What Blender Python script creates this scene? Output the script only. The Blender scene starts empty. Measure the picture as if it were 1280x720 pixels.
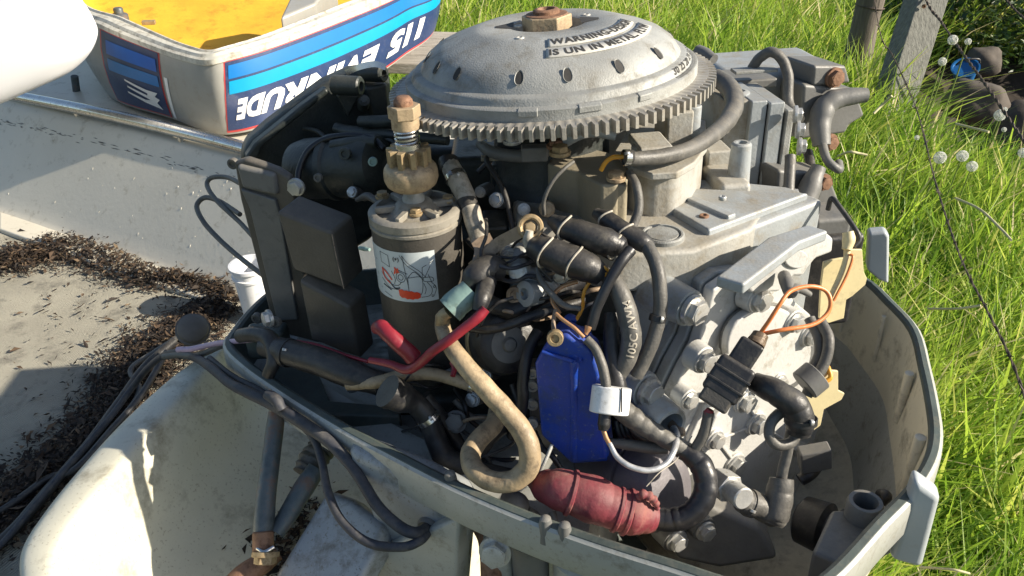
import bpy, bmesh, math, random
import numpy as np
from mathutils import Vector, Matrix, noise
random.seed(7); rng = np.random.default_rng(7)
sc = bpy.context.scene
R_ = math.radians
# ------------------------------------------------------------------ camera
PITCH = R_(31); FPX = 1000.0; CZ = 1.8
cd = bpy.data.cameras.new("camera"); cam = bpy.data.objects.new("camera", cd); sc.collection.objects.link(cam)
cam.location = (0, 0, CZ); cam.rotation_euler = (R_(90) - PITCH, 0, 0)
cd.sensor_width = 36; cd.lens = 36 * FPX / 1280; cd.clip_start = .02; cd.clip_end = 300
sc.camera = cam
# ------------------------------------------------------------------ light
SUN = Vector((.85, -.18, .48)).normalized()
w = bpy.data.worlds.new("World"); sc.world = w; w.use_nodes = True
wn = w.node_tree.nodes; bg = wn["Background"]
sky = wn.new("ShaderNodeTexSky"); sky.sky_type = 'NISHITA'; sky.sun_disc = False
sky.sun_elevation = math.asin(SUN.z); sky.sun_rotation = math.atan2(SUN.x, SUN.y)
w.node_tree.links.new(sky.outputs[0], bg.inputs[0]); bg.inputs[1].default_value = .08
sd = bpy.data.lights.new("sun", 'SUN'); sd.energy = 5.0; sd.angle = R_(.5); sd.color = (1, .90, .75)
so = bpy.data.objects.new("sun", sd); sc.collection.objects.link(so)
so.rotation_euler = SUN.to_track_quat('Z', 'Y').to_euler()
sc.view_settings.view_transform = 'Standard'; sc.view_settings.look = 'None'
sc.view_settings.exposure = .92; sc.view_settings.gamma = 1

# ------------------------------------------------------------------ geometry of the place
FW = Vector((0, math.cos(PITCH), -math.sin(PITCH))); UP = Vector((0, math.sin(PITCH), math.cos(PITCH)))
CAM = Vector((0, 0, CZ))
def ray(u, v): return FW + Vector((1, 0, 0)) * ((u - 640) / FPX) - UP * ((v - 360) / FPX)
def P(u, v, d): return CAM + ray(u, v) * d
def PL(u, v, p0, n):
    r = ray(u, v); return CAM + r * ((p0 - CAM).dot(n) / r.dot(n))
def Zp(u, v, z): return PL(u, v, Vector((0, 0, CZ + z)), Vector((0, 0, 1)))
S_ = .045
A1 = Vector((.862, -.507, 0)); A2 = Vector((.507, .862, 0))           # along the boat, across the boat
K = Vector((-A1.x * S_, -A1.y * S_, math.sqrt(1 - S_ * S_)))          # crankshaft axis
E1 = (A1 - K * A1.dot(K)).normalized(); E2 = K.cross(E1)
FC = P(688, 100, .895)                                                # flywheel centre
def H(u, v, h): return PL(u, v, FC + K * h, K)
def upright(n): n = Vector(n); return (n - K * n.dot(K)).normalized()

# ------------------------------------------------------------------ materials
def mat(name, col, rough=.6, metal=0., var=.25, vscale=9., dirt=None, damt=.5, dscale=30., bump=.15, bscale=220., spec=.5, speck=None, coat=0., dust=0.):
    m = bpy.data.materials.new(name); m.use_nodes = True; nt = m.node_tree; N = nt.nodes; L = nt.links
    b = N["Principled BSDF"]; b.inputs["Roughness"].default_value = rough; b.inputs["Metallic"].default_value = metal
    b.inputs["Specular IOR Level"].default_value = spec; b.inputs["Coat Weight"].default_value = coat
    tc = N.new("ShaderNodeNewGeometry")
    n1 = N.new("ShaderNodeTexNoise"); n1.inputs["Scale"].default_value = vscale; n1.inputs["Detail"].default_value = 6; n1.inputs["Roughness"].default_value = .65
    L.new(tc.outputs["Position"], n1.inputs["Vector"])
    r1 = N.new("ShaderNodeValToRGB"); r1.color_ramp.elements[0].position = .3; r1.color_ramp.elements[1].position = .7
    c = Vector(col)
    r1.color_ramp.elements[0].color = (*(c * (1 - var)), 1); r1.color_ramp.elements[1].color = (*[min(1, x * (1 + var)) for x in c], 1)
    L.new(n1.outputs[0], r1.inputs[0]); out = r1.outputs[0]
    if dirt is not None:
        n2 = N.new("ShaderNodeTexNoise"); n2.inputs["Scale"].default_value = dscale; n2.inputs["Detail"].default_value = 10; n2.inputs["Roughness"].default_value = .72
        L.new(tc.outputs["Position"], n2.inputs["Vector"])
        r2 = N.new("ShaderNodeValToRGB"); r2.color_ramp.elements[0].position = .62 - damt * .3; r2.color_ramp.elements[1].position = .78 - damt * .2
        L.new(n2.outputs[0], r2.inputs[0])
        mx = N.new("ShaderNodeMix"); mx.data_type = 'RGBA'; L.new(r2.outputs[0], mx.inputs["Factor"])
        L.new(out, mx.inputs["A"]); mx.inputs["B"].default_value = (*dirt, 1); out = mx.outputs["Result"]
        mr = N.new("ShaderNodeMapRange"); mr.inputs["To Min"].default_value = rough; mr.inputs["To Max"].default_value = min(1, rough + .3)
        L.new(r2.outputs[0], mr.inputs["Value"]); L.new(mr.outputs[0], b.inputs["Roughness"])
    if speck is not None:
        n4 = N.new("ShaderNodeTexNoise"); n4.inputs["Scale"].default_value = 260; n4.inputs["Detail"].default_value = 3
        L.new(tc.outputs["Position"], n4.inputs["Vector"])
        r4 = N.new("ShaderNodeValToRGB"); r4.color_ramp.elements[0].position = .62; r4.color_ramp.elements[1].position = .68
        L.new(n4.outputs[0], r4.inputs[0])
        mx = N.new("ShaderNodeMix"); mx.data_type = 'RGBA'; L.new(r4.outputs[0], mx.inputs["Factor"])
        L.new(out, mx.inputs["A"]); mx.inputs["B"].default_value = (*speck, 1); out = mx.outputs["Result"]
    if dust:      # settled dust on faces that look up
        sx = N.new("ShaderNodeSeparateXYZ"); L.new(tc.outputs["Normal"], sx.inputs[0])
        m1 = N.new("ShaderNodeMapRange"); m1.inputs["From Min"].default_value = .25; m1.inputs["From Max"].default_value = .95; L.new(sx.outputs[2], m1.inputs["Value"])
        n5 = N.new("ShaderNodeTexNoise"); n5.inputs["Scale"].default_value = 34; n5.inputs["Detail"].default_value = 9; n5.inputs["Roughness"].default_value = .75; L.new(tc.outputs["Position"], n5.inputs["Vector"])
        m2 = N.new("ShaderNodeMapRange"); m2.inputs["From Min"].default_value = .36; m2.inputs["From Max"].default_value = .68; m2.inputs["To Max"].default_value = dust; L.new(n5.outputs[0], m2.inputs["Value"])
        ml = N.new("ShaderNodeMath"); ml.operation = 'MULTIPLY'; L.new(m1.outputs[0], ml.inputs[0]); L.new(m2.outputs[0], ml.inputs[1])
        mx = N.new("ShaderNodeMix"); mx.data_type = 'RGBA'; L.new(ml.outputs[0], mx.inputs["Factor"]); L.new(out, mx.inputs["A"]); mx.inputs["B"].default_value = (.30, .265, .20, 1); out = mx.outputs["Result"]
    L.new(out, b.inputs["Base Color"])
    if bump:
        n3 = N.new("ShaderNodeTexNoise"); n3.inputs["Scale"].default_value = bscale; n3.inputs["Detail"].default_value = 5
        L.new(tc.outputs["Position"], n3.inputs["Vector"])
        bp = N.new("ShaderNodeBump"); bp.inputs["Strength"].default_value = bump; bp.inputs["Distance"].default_value = .002
        L.new(n3.outputs[0], bp.inputs["Height"]); L.new(bp.outputs[0], b.inputs["Normal"])
    return m
M = {}
M['alu'] = mat('cast_aluminium', (.29, .295, .28), .58, .15, .32, 9, (.17, .16, .135), .4, 30, .3, 600, dust=0.12)
M['ring'] = mat('ring_gear_steel', (.36, .34, .30), .5, .35, .15, 20, (.2, .17, .13), .35, 60, .2)
M['lite'] = mat('raised_pad', (.62, .61, .56), .6, .1, .1, 30, (.4, .38, .33), .3, 60)
M['ink'] = mat('ink_and_recess_shade', (.035, .033, .03), .8, 0, .2, 60)  # near black: print, and painted shade of recesses
M['blk'] = mat('painted_block', (.32, .345, .355), .45, .1, .14, 12, (.23, .205, .16), .42, 26, .22, 300, dust=0.6)
M['cast'] = mat('dusty_castings', (.35, .345, .315), .6, .05, .15, 12, (.24, .21, .155), .5, 22, .3, 260, dust=0.8)
M['stcap'] = mat('starter_cap_metal', (.27, .25, .21), .55, .2, .15, 20, (.16, .14, .1), .4, 60, .25, dust=0.5)
M['padm'] = mat('raised_cast_pad', (.46, .45, .41), .6, .1, .1, 30, (.3, .28, .24), .3, 60)
M['head'] = mat('light_grey_head_paint', (.49, .49, .47), .42, .05, .1, 10, (.27, .25, .2), .3, 45, .22, 300, dust=0.3)
M['bolt'] = mat('bolt_steel', (.5, .5, .48), .35, .5, .2, 60, (.26, .23, .18), .4, 120, .2)
M['rust'] = mat('rusty_steel', (.25, .14, .085), .65, .3, .35, 60, (.1, .05, .03), .5, 120, .4)
M['brass'] = mat('tarnished_brass', (.36, .27, .15), .5, .35, .25, 60, (.16, .1, .05), .45, 120, .3)
M['tan'] = mat('grimy_tan_metal', (.42, .32, .20), .55, .3, .15, 40, (.2, .14, .09), .4, 90, .3)
M['plas'] = mat('black_moulded_plastic', (.022, .027, .025), .45, 0, .4, 12, (.05, .055, .045), .35, 30, .3, 300, dust=0.18)
M['box'] = mat('module_black', (.075, .068, .058), .5, 0, .25, 15, (.1, .09, .075), .3, 40, .25, 400, dust=0.22)
M['rub'] = mat('black_rubber', (.018, .018, .02), .42, 0, .4, 30, (.06, .055, .045), .35, 60, .2, 300, dust=0.2)
M['gcab'] = mat('dusty_grey_cable', (.085, .082, .075), .5, 0, .3, 30, (.15, .14, .12), .4, 90, .2, 400, dust=0.3)
M['shine'] = mat('shiny_black_cable', (.018, .018, .02), .36, 0, .3, 30, (.05, .045, .04), .2, 70, .1, 300)
M['tanbox'] = mat('olive_brown_housing', (.25, .22, .155), .55, .1, .15, 14, (.3, .25, .17), .3, 30, .3, 300, dust=0.8)
M['hose'] = mat('mouldy_cream_hose', (.35, .265, .16), .5, 0, .3, 22, (.12, .09, .055), .5, 60, .25, 300)
M['red'] = mat('red_wire', (.23, .016, .027), .42, 0, .25, 30, (.25, .08, .07), .2, 60, .1)
M['boot'] = mat('dull_red_rubber', (.17, .026, .036), .62, 0, .35, 35, (.27, .12, .095), .4, 38, .3, 200, dust=0.22)  # pale pink patches: dust, with sun patches painted in
M['blue'] = mat('blue_plastic', (.006, .045, .32), .42, 0, .22, 14, (.03, .055, .16), .42, 60, .25, 160, speck=(.05, .09, .25), dust=0.25)
M['white'] = mat('white_nylon', (.7, .7, .68), .45, 0, .08, 20, (.4, .39, .35), .25, 80, .1)
M['teal'] = mat('pale_teal_plastic', (.2, .3, .27), .45, 0, .15, 20, (.1, .12, .1), .3, 60)
M['orange'] = mat('orange_wire', (.62, .2, .06), .4, 0, .2, 40, (.35, .12, .05), .25, 60, .1)
M['amber'] = mat('amber_wire', (.7, .32, .03), .4, 0, .15, 40)
M['cream'] = mat('cream_plastic_bracket', (.62, .53, .3), .5, 0, .1, 12, (.4, .33, .2), .3, 50, .1)
M['copper'] = mat('copper_lead', (.5, .28, .14), .4, .4, .25, 50)
M['silver'] = mat('silver_lead', (.5, .5, .5), .35, .5, .3, 90)
M['strap'] = mat('brown_strap', (.3, .22, .15), .45, .1, .3, 40, (.12, .09, .06), .4, 70)
M['tape'] = mat('dusty_white_tape', (.42, .38, .31), .6, 0, .25, 30, (.1, .09, .07), .4, 40)
M['pan'] = mat('pan_outside_paint', (.36, .365, .335), .4, 0, .1, 10, (.2, .19, .15), .3, 50, .15, 200, speck=(.3, .29, .25))
M['panin'] = mat('pan_inside_grime', (.62, .57, .44), .6, 0, .12, 7, (.27, .24, .18), .35, 28, .2, 200, dust=0.5)
M['pandark'] = mat('pan_gasket_and_dark_inside', (.06, .075, .068), .5, 0, .3, 20, (.1, .1, .08), .4, 60, .2)
M['pad'] = mat('pale_latch_paint', (.38, .41, .42), .35, 0, .06, 15, (.35, .36, .35), .2, 60, .1)
M['grey'] = mat('grey_moulding', (.13, .13, .125), .5, 0, .15, 20, (.1, .1, .09), .3, 60, .15, dust=0.4)
M['purple'] = mat('dark_grey_drum', (.13, .12, .13), .5, .1, .2, 12, (.2, .18, .17), .3, 40, .2)
M['gel'] = mat('cream_gelcoat', (.60, .56, .46), .4, 0, .07, 2, (.34, .30, .22), .22, 28, .2, 90)
M['well'] = mat('dirty_well_gelcoat', (.58, .56, .45), .4, 0, .12, 5, (.19, .165, .11), .36, 13, .15, 90, speck=(.42, .39, .3))
M['steel'] = mat('polished_rail', (.58, .57, .54), .2, .95, .1, 30, (.24, .21, .17), .3, 90, .06, 120)
M['pipe'] = mat('corroded_pipe', (.10, .12, .125), .5, .3, .4, 30, (.2, .1, .06), .4, 30, .4, 150)
M['cowl'] = mat('cowl_grey_paint', (.32, .315, .285), .38, .05, .1, 6, (.3, .28, .23), .3, 30, .12, 150)
M['darkmetal'] = mat('dark_wire_handle', (.05, .05, .05), .5)
M['cowlrim'] = mat('cowl_rim_aged', (.55, .53, .45), .5, 0, .15, 12, (.2, .17, .12), .45, 30, .3, 80)
M['foam'] = mat('yellow_foam', (.72, .42, .03), .7, 0, .15, 9, (.45, .2, .02), .35, 16, .4, 60)
M['navy'] = mat('navy_decal', (.02, .04, .11), .3, 0, .15, 20, (.05, .07, .14), .25, 60, .05, speck=(.05, .07, .15))
M['sky1'] = mat('azure_decal', (.0, .14, .42), .3, 0, .06, 20, bump=0)
M['sky2'] = mat('cyan_decal', (.0, .27, .5), .3, 0, .06, 20, bump=0)
M['roy'] = mat('royal_decal', (.01, .1, .42), .3, 0, .06, 20, bump=0)
M['redl'] = mat('red_decal_edge', (.5, .05, .05), .4, 0, .1, 20, bump=0)
M['wht'] = mat('white_print', (.78, .78, .76), .4, 0, .04, 20, bump=0)
M['paper'] = mat('sticker_paper', (.55, .6, .6), .35, 0, .06, 20, bump=0)
M['redp'] = mat('red_print', (.75, .06, .02), .4, 0, .1, 90, bump=0)
M['vinyl'] = mat('white_vinyl', (.8, .8, .8), .5, 0, .02, 4, bump=.05, bscale=60)
M['bucket'] = mat('white_bucket_plastic', (.72, .73, .74), .4, 0, .04, 6, (.4, .39, .36), .2, 40, .05)
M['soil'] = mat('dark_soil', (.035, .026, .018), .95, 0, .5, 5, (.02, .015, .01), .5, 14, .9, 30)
M['stone'] = mat('grey_brown_stone', (.075, .062, .05), .85, 0, .3, 9, (.1, .08, .06), .4, 20, .8, 40)
M['bucketb'] = mat('blue_lid_plastic', (.01, .12, .33), .4, 0, .1, 9, (.1, .1, .1), .2, 30, .05)
M['wire'] = mat('rusty_fence_wire', (.09, .07, .055), .7, .4, .3, 50)
M['strawstem'] = mat('dandelion_stem', (.2, .26, .06), .6)
M['strap2'] = mat('dry_straw', (.5, .45, .26), .7, 0, .2, 20)
M['lav'] = mat('lavender_wire', (.5, .36, .45), .4, 0, .1, 40, (.25, .2, .22), .3, 60)
M['loom'] = mat('blue_black_cable', (.02, .024, .036), .6, 0, .3, 30, (.09, .085, .08), .4, 50, .15, dust=0.2)
M['bluet'] = mat('dark_blue_tape', (.02, .035, .12), .5, 0, .2, 40)
M['capg'] = mat('grey_brown_rubber_cap', (.14, .12, .10), .6, 0, .2, 30)
M['swivel'] = mat('bracket_grey_paint', (.30, .32, .33), .45, .1, .15, 8, (.12, .11, .09), .4, 30, .2, 150, speck=(.2, .19, .17))
M['seed'] = mat('dandelion_fluff', (.75, .75, .7), .9, 0, .05, 50, bump=0)
def wood(name, col, sc_=(1, 1, 18)):
    m = mat(name, col, .85, 0, .35, 1, None, bump=0); nt = m.node_tree; N = nt.nodes; L = nt.links
    n1 = [n for n in N if n.type == 'TEX_NOISE'][0]; tc = N.new("ShaderNodeTexCoord"); mp = N.new("ShaderNodeMapping")
    mp.inputs["Scale"].default_value = sc_; L.new(tc.outputs["Object"], mp.inputs[0]); L.new(mp.outputs[0], n1.inputs["Vector"])
    n1.inputs["Scale"].default_value = 1; n1.inputs["Detail"].default_value = 12
    bp = N.new("ShaderNodeBump"); bp.inputs["Strength"].default_value = .7; bp.inputs["Distance"].default_value = .01
    L.new(n1.outputs[0], bp.inputs["Height"]); L.new(bp.outputs[0], N["Principled BSDF"].inputs["Normal"]); return m
M['wood'] = wood('weathered_wood', (.16, .16, .14), (70, 70, 4)); M['woodb'] = wood('weathered_board', (.36, .33, .29), (9, 90, 60))
M['woodd'] = wood('dark_weathered_post', (.13, .11, .09), (60, 60, 5))
def carpet():
    m = mat('worn_boat_carpet', (.34, .32, .255), .95, 0, .16, 5, (.10, .095, .08), .35, 11, 0)
    nt = m.node_tree; N = nt.nodes; L = nt.links; g = N.new("ShaderNodeNewGeometry")
    mp = N.new("ShaderNodeMapping"); mp.inputs["Rotation"].default_value = (0, 0, R_(30)); L.new(g.outputs["Position"], mp.inputs[0])
    wv = N.new("ShaderNodeTexWave"); wv.inputs["Scale"].default_value = 60; wv.inputs["Distortion"].default_value = 4; wv.inputs["Detail"].default_value = 3; L.new(mp.outputs[0], wv.inputs[0])
    nz = N.new("ShaderNodeTexNoise"); nz.inputs["Scale"].default_value = 160; L.new(g.outputs["Position"], nz.inputs[0])
    ad = N.new("ShaderNodeMath"); L.new(wv.outputs[1], ad.inputs[0]); L.new(nz.outputs[0], ad.inputs[1])
    bp = N.new("ShaderNodeBump"); bp.inputs["Strength"].default_value = .8; bp.inputs["Distance"].default_value = .004
    L.new(ad.outputs[0], bp.inputs["Height"]); L.new(bp.outputs[0], N["Principled BSDF"].inputs["Normal"]); return m
M['carpet'] = carpet()
def ramp_attr(name, cols, rough=.5, transl=.0, attr="rnd"):
    m = bpy.data.materials.new(name); m.use_nodes = True; nt = m.node_tree; N = nt.nodes; L = nt.links
    b = N["Principled BSDF"]; b.inputs["Roughness"].default_value = rough
    a = N.new("ShaderNodeAttribute"); a.attribute_name = attr
    r = N.new("ShaderNodeValToRGB"); e = r.color_ramp.elements
    for i, (p_, c) in enumerate(cols):
        if i < 2: e[i].position = p_
        else: e.new(p_)
        e[i].color = (*c, 1)
    L.new(a.outputs["Fac"], r.inputs[0]); L.new(r.outputs[0], b.inputs["Base Color"])
    if transl:
        t = N.new("ShaderNodeBsdfTranslucent"); L.new(r.outputs[0], t.inputs[0]); mx = N.new("ShaderNodeMixShader"); mx.inputs[0].default_value = transl
        L.new(b.outputs[0], mx.inputs[1]); L.new(t.outputs[0], mx.inputs[2]); L.new(mx.outputs[0], N["Material Output"].inputs[0])
    return m
M['grass'] = ramp_attr('grass_blades', [(0, (.06, .15, .015)), (.3, (.22, .37, .035)), (.66, (.42, .56, .07)), (.88, (.58, .58, .14)), (.97, (.70, .60, .35))], .5, .55)
M['leaf'] = ramp_attr('dead_leaves', [(0, (.010, .007, .005)), (.55, (.030, .019, .011)), (.88, (.075, .045, .024)), (1, (.17, .12, .07))], .8)
M['ground'] = mat('grass_floor', (.07, .085, .03), .95, 0, .4, 4, (.05, .035, .02), .5, 12, .6, 40)

# ------------------------------------------------------------------ mesh helpers
def link(o): sc.collection.objects.link(o); return o
class MB:
    def __init__(s): s.v = []; s.f = []; s.m = []; s.cur = 0
    def add(s, vs, fs):
        o = len(s.v); s.v += [Vector(x) for x in vs]
        for f in fs: s.f.append([i + o for i in f]); s.m.append(s.cur)
        return s
    def prism(s, pts, vec, taper=1.0):
        n = len(pts); vec = Vector(vec); c = sum(pts, Vector()) / n
        q = [c + (p - c) * taper + vec for p in pts]
        nrm = Vector()
        for i in range(n): nrm += (pts[i] - c).cross(pts[(i + 1) % n] - c)
        fl = nrm.dot(vec) > 0
        side = [[i, (i + 1) % n, n + (i + 1) % n, n + i] for i in range(n)]
        a, b = list(range(n)), list(range(n, 2 * n))
        if fl: a.reverse()
        else: b.reverse(); side = [x[::-1] for x in side]
        return s.add(list(pts) + q, [a, b] + side)
    def lathe(s, p, ax, prof, seg=40, cap=True, mats=None):
        ax = Vector(ax).normalized(); t = Vector((0, 0, 1)) if abs(ax.z) < .9 else Vector((1, 0, 0))
        x = ax.cross(t).normalized(); y = ax.cross(x); vs = []
        for r, h in prof:
            for k in range(seg):
                a = 2 * math.pi * k / seg; vs.append(p + ax * h + (x * math.cos(a) + y * math.sin(a)) * r)
        fs = []
        for j in range(len(prof) - 1):
            for k in range(seg):
                k2 = (k + 1) % seg; fs.append([j * seg + k, j * seg + k2, (j + 1) * seg + k2, (j + 1) * seg + k])
        if cap:
            fs.append(list(range(seg))[::-1]); fs.append([(len(prof) - 1) * seg + k for k in range(seg)])
        o = len(s.f); s.add(vs, fs)
        if mats:
            for j in range(len(prof) - 1):
                for k in range(seg): s.m[o + j * seg + k] = mats[j]
        return s
    def cyl(s, a, b, r, r2=None, seg=24, bev=.12):
        r2 = r if r2 is None else r2; d = b - a; L = d.length; e = min(r, r2) * bev
        return s.lathe(a, d, [(r - e, 0), (r, e), (r2, L - e), (r2 - e, L)], seg)
    def build(s, name, ms, parent=None, bevel=0, ang=38, seg=2, **tags):
        me = bpy.data.meshes.new(name); off = root_loc(parent)
        me.from_pydata([v - off for v in s.v], [], s.f); me.update()
        for m_ in (ms if isinstance(ms, (list, tuple)) else [ms]): me.materials.append(M[m_])
        me.polygons.foreach_set('material_index', s.m)
        bm = bmesh.new(); bm.from_mesh(me); bmesh.ops.recalc_face_normals(bm, faces=bm.faces); bm.to_mesh(me); bm.free()
        me.polygons.foreach_set('use_smooth', [True] * len(me.polygons)); me.set_sharp_from_angle(angle=R_(ang))
        o = link(bpy.data.objects.new(name, me)); o.parent = parent
        if bevel:
            b = o.modifiers.new('bevel', 'BEVEL'); b.width = bevel; b.segments = seg; b.limit_method = 'ANGLE'; b.angle_limit = R_(32); b.harden_normals = True
        for k_, v_ in tags.items(): o[k_] = v_
        return o
def root_loc(o):
    if o is None: return Vector()
    while o.parent is not None: o = o.parent
    return o.location.copy()
def thing(name, loc, label, cat, group=None):
    o = link(bpy.data.objects.new(name, None)); o.location = loc; o['label'] = label; o['category'] = cat; o.empty_display_size = .05
    if group: o['group'] = group
    return o
def tag(o, label, cat, group=None):
    o['label'] = label; o['category'] = cat
    if group: o['group'] = group
    return o
def crom(pts, n=6):
    pts = [Vector(p) for p in pts]
    if len(pts) < 3: return [pts[0].lerp(pts[-1], i / 8) for i in range(9)]
    q = [pts[0] * 2 - pts[1]] + pts + [pts[-1] * 2 - pts[-2]]; out = []
    for i in range(1, len(q) - 2):
        a, b, c, d = q[i - 1:i + 3]
        for k in range(n):
            t = k / n; out.append(.5 * ((2 * b) + (c - a) * t + (2 * a - 5 * b + 4 * c - d) * t * t + (3 * b - a - 3 * c + d) * t ** 3))
    out.append(pts[-1]); return out
def frames(path):
    T = [(path[min(i + 1, len(path) - 1)] - path[max(i - 1, 0)]).normalized() for i in range(len(path))]
    n = T[0].orthogonal().normalized(); F = []
    for t in T:
        n = (n - t * n.dot(t)).normalized(); F.append((t, n, t.cross(n)))
    return F
def tube_mb(mb, pts, r, n=6, seg=12, rib=None, jit=1):
    """pts: world points; r: one radius in metres or one per control point; rib=(pitch, depth)"""
    if isinstance(r, (int, float)): r = [r] * len(pts)
    path = crom(pts, n); m_ = len(path) - 1; rr = []
    for i in range(len(path)):
        t = i / m_ * (len(r) - 1); k = min(int(t), len(r) - 2); f = t - k; f = f * f * (3 - 2 * f); rr.append(r[k] * (1 - f) + r[k + 1] * f)
    if rib:
        L = [0]
        for i in range(m_): L.append(L[-1] + (path[i + 1] - path[i]).length)
        N_ = max(12, int(L[-1] / rib[0] * 6)); p2 = []; r2 = []; j = 0
        for i in range(N_ + 1):
            s_ = L[-1] * i / N_
            while j < m_ - 1 and L[j + 1] < s_: j += 1
            t = (s_ - L[j]) / max(1e-9, L[j + 1] - L[j]); p2.append(path[j].lerp(path[j + 1], t))
            r2.append((rr[j] * (1 - t) + rr[j + 1] * t) * (1 + rib[1] * math.sin(2 * math.pi * s_ / rib[0])))
        path, rr = p2, r2
    sd = pts[0].x * 37 + pts[0].y * 91; L2 = 0
    for i in range(len(path)):      # real hoses are never quite even
        if i: L2 += (path[i] - path[i - 1]).length
        rr[i] *= 1 + jit * (.022 * noise.noise(Vector((sd, L2 * 70, 0))) + .012 * noise.noise(Vector((sd, L2 * 220, 5))) if rr[i] > .0015 else 0)
    path = [p + Vector((noise.noise(Vector((sd, i * .35, 1))), noise.noise(Vector((sd, i * .35, 4))), noise.noise(Vector((sd, i * .35, 8))))) * rr[i] * .06 * jit for i, p in enumerate(path)]
    F = frames(path); vs = []; fs = []
    for p, q, (t, a, b) in zip(path, rr, F):
        for k in range(seg):
            c = 2 * math.pi * k / seg; vs.append(p + (a * math.cos(c) + b * math.sin(c)) * q)
    for i in range(len(path) - 1):
        for k in range(seg):
            k2 = (k + 1) % seg; fs.append([i * seg + k, i * seg + k2, (i + 1) * seg + k2, (i + 1) * seg + k])
    fs.append(list(range(seg))[::-1]); fs.append([(len(path) - 1) * seg + k for k in range(seg)])
    mb.add(vs, fs); return path, rr
def tube(name, pts, rpx, m, parent, rib=None, label=None, seg=12, n=6, jit=1):
    """pts: (u, v, depth) or vectors; rpx: radius as it measures in the photograph, turned into metres at the first point's depth"""
    W = [P(*p) if not isinstance(p, Vector) else p for p in pts]
    rp = rpx if isinstance(rpx, (list, tuple)) else [rpx] * len(W)
    rr = [q * (W[min(i, len(W) - 1)] - CAM).dot(FW) / FPX for i, q in enumerate(rp)]
    mb = MB(); tube_mb(mb, W, rr, n, seg, rib, jit); o = mb.build(name, m, parent, ang=60)
    if label: o['label'] = label
    return o
# ---- bolts: one mesh per kind, shared
BM = {}
def bolt_mesh(kind, m):
    if (kind, m) in BM: return BM[(kind, m)]
    mb = MB(); Z = Vector((0, 0, 1)); O = Vector()
    if kind != 'round': mb.lathe(O, Z, [(1.22, -.3), (1.25, .05), (1.22, .14), (.9, .16)], 24)
    if kind == 'round': mb.lathe(O, Z, [(1, -.3), (1, .5), (.92, .62), (.55, .64), (.5, .35)], 24)
    else:
        hx = [Vector((math.cos(i * math.pi / 3 + .3), math.sin(i * math.pi / 3 + .3), .12)) for i in range(6)]
        mb.prism(hx, (0, 0, .62)); mb.lathe(Vector((0, 0, .7)), Z, [(.86, 0), (.8, .1), (.62, .13)], 24)
    o = mb.build('tmp', m); me = o.data; me.name = 'bolt'; bpy.data.objects.remove(o); BM[(kind, m)] = me; return me
def bolt(parent, p, n, r, m='bolt', kind='hex', name='bolt', stem=0):
    o = link(bpy.data.objects.new(name, bolt_mesh(kind, m))); o.parent = parent
    q = Vector(n).normalized().to_track_quat('Z', 'Y'); rot = q.to_matrix() @ Matrix.Rotation(random.random() * 1.0, 3, 'Z')
    o.matrix_local = Matrix.LocRotScale(Vector(p) - root_loc(parent), rot, Vector((r, r, r))); return o
def box8(mb, c, ax, ay, az):
    """box centred at c with half-axes"""
    q = [c + ax * i + ay * j - az for i, j in ((-1, -1), (1, -1), (1, 1), (-1, 1))]
    return mb.prism(q, az * 2)
def plate(mb, uvs, p0, n, th):
    n = Vector(n).normalized(); return mb.prism([PL(u, v, p0, n) for u, v in uvs], -n * th)
def flat_text(s, size, bold=.0, shear=0., space=1.0):
    c = bpy.data.curves.new('t', 'FONT'); c.body = s; c.size = size; c.offset = bold; c.shear = shear; c.space_character = space; c.resolution_u = 3
    o = link(bpy.data.objects.new('t', c)); bpy.context.view_layer.update()
    me = bpy.data.meshes.new_from_object(o.evaluated_get(bpy.context.evaluated_depsgraph_get()))
    vs = [tuple(v.co[:2]) for v in me.vertices]; fs = [list(p.vertices) for p in me.polygons]
    bpy.data.objects.remove(o); bpy.data.curves.remove(c); bpy.data.meshes.remove(me)
    return vs, fs
def ribbon(pts, wd, closed=False):
    """flat strokes for printed line drawings: returns quads in 2-D"""
    vs = []; fs = []; n = len(pts)
    for i in range(n if closed else n - 1):
        a = np.array(pts[i], float); b = np.array(pts[(i + 1) % n], float); d = b - a; L = np.hypot(*d)
        if L < 1e-9: continue
        d /= L; q = np.array([-d[1], d[0]]) * wd / 2; a2 = a - d * wd * .3; b2 = b + d * wd * .3
        o = len(vs); vs += [tuple(a2 - q), tuple(b2 - q), tuple(b2 + q), tuple(a2 + q)]; fs.append([o, o + 1, o + 2, o + 3])
    return vs, fs
# ================================================================== the setting
def structure(o): o['kind'] = 'structure'; return o
# ground: one sheet to the horizon with a hollow beyond the fence
HOL = Vector((3.95, 4.95, 0)); HA, HB = 1.5, 1.9
def gz(x, y):
    d = math.hypot((x - HOL.x) / HA, (y - HOL.y) / HB); h = -.7 * max(0, 1 - d * d) ** 1.0 if d < 1 else 0
    far = max(0, math.hypot(x, y) - 14); return h + .05 * noise.noise(Vector((x * .7, y * .7, 0))) + far * .05
xs = [-120, -60, -30, -15] + [-8 + i * .25 for i in range(65)] + [15, 30, 60, 120]
ys = [-60, -20, -6] + [-2 + i * .25 for i in range(64)] + [18, 24, 40, 80, 160]
mb = MB(); vs = [Vector((x, y, gz(x, y))) for y in ys for x in xs]; nx = len(xs)
mb.add(vs, [[j * nx + i, j * nx + i + 1, (j + 1) * nx + i + 1, (j + 1) * nx + i] for j in range(len(ys) - 1) for i in range(nx - 1)])
structure(mb.build('ground', 'ground'))
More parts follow.
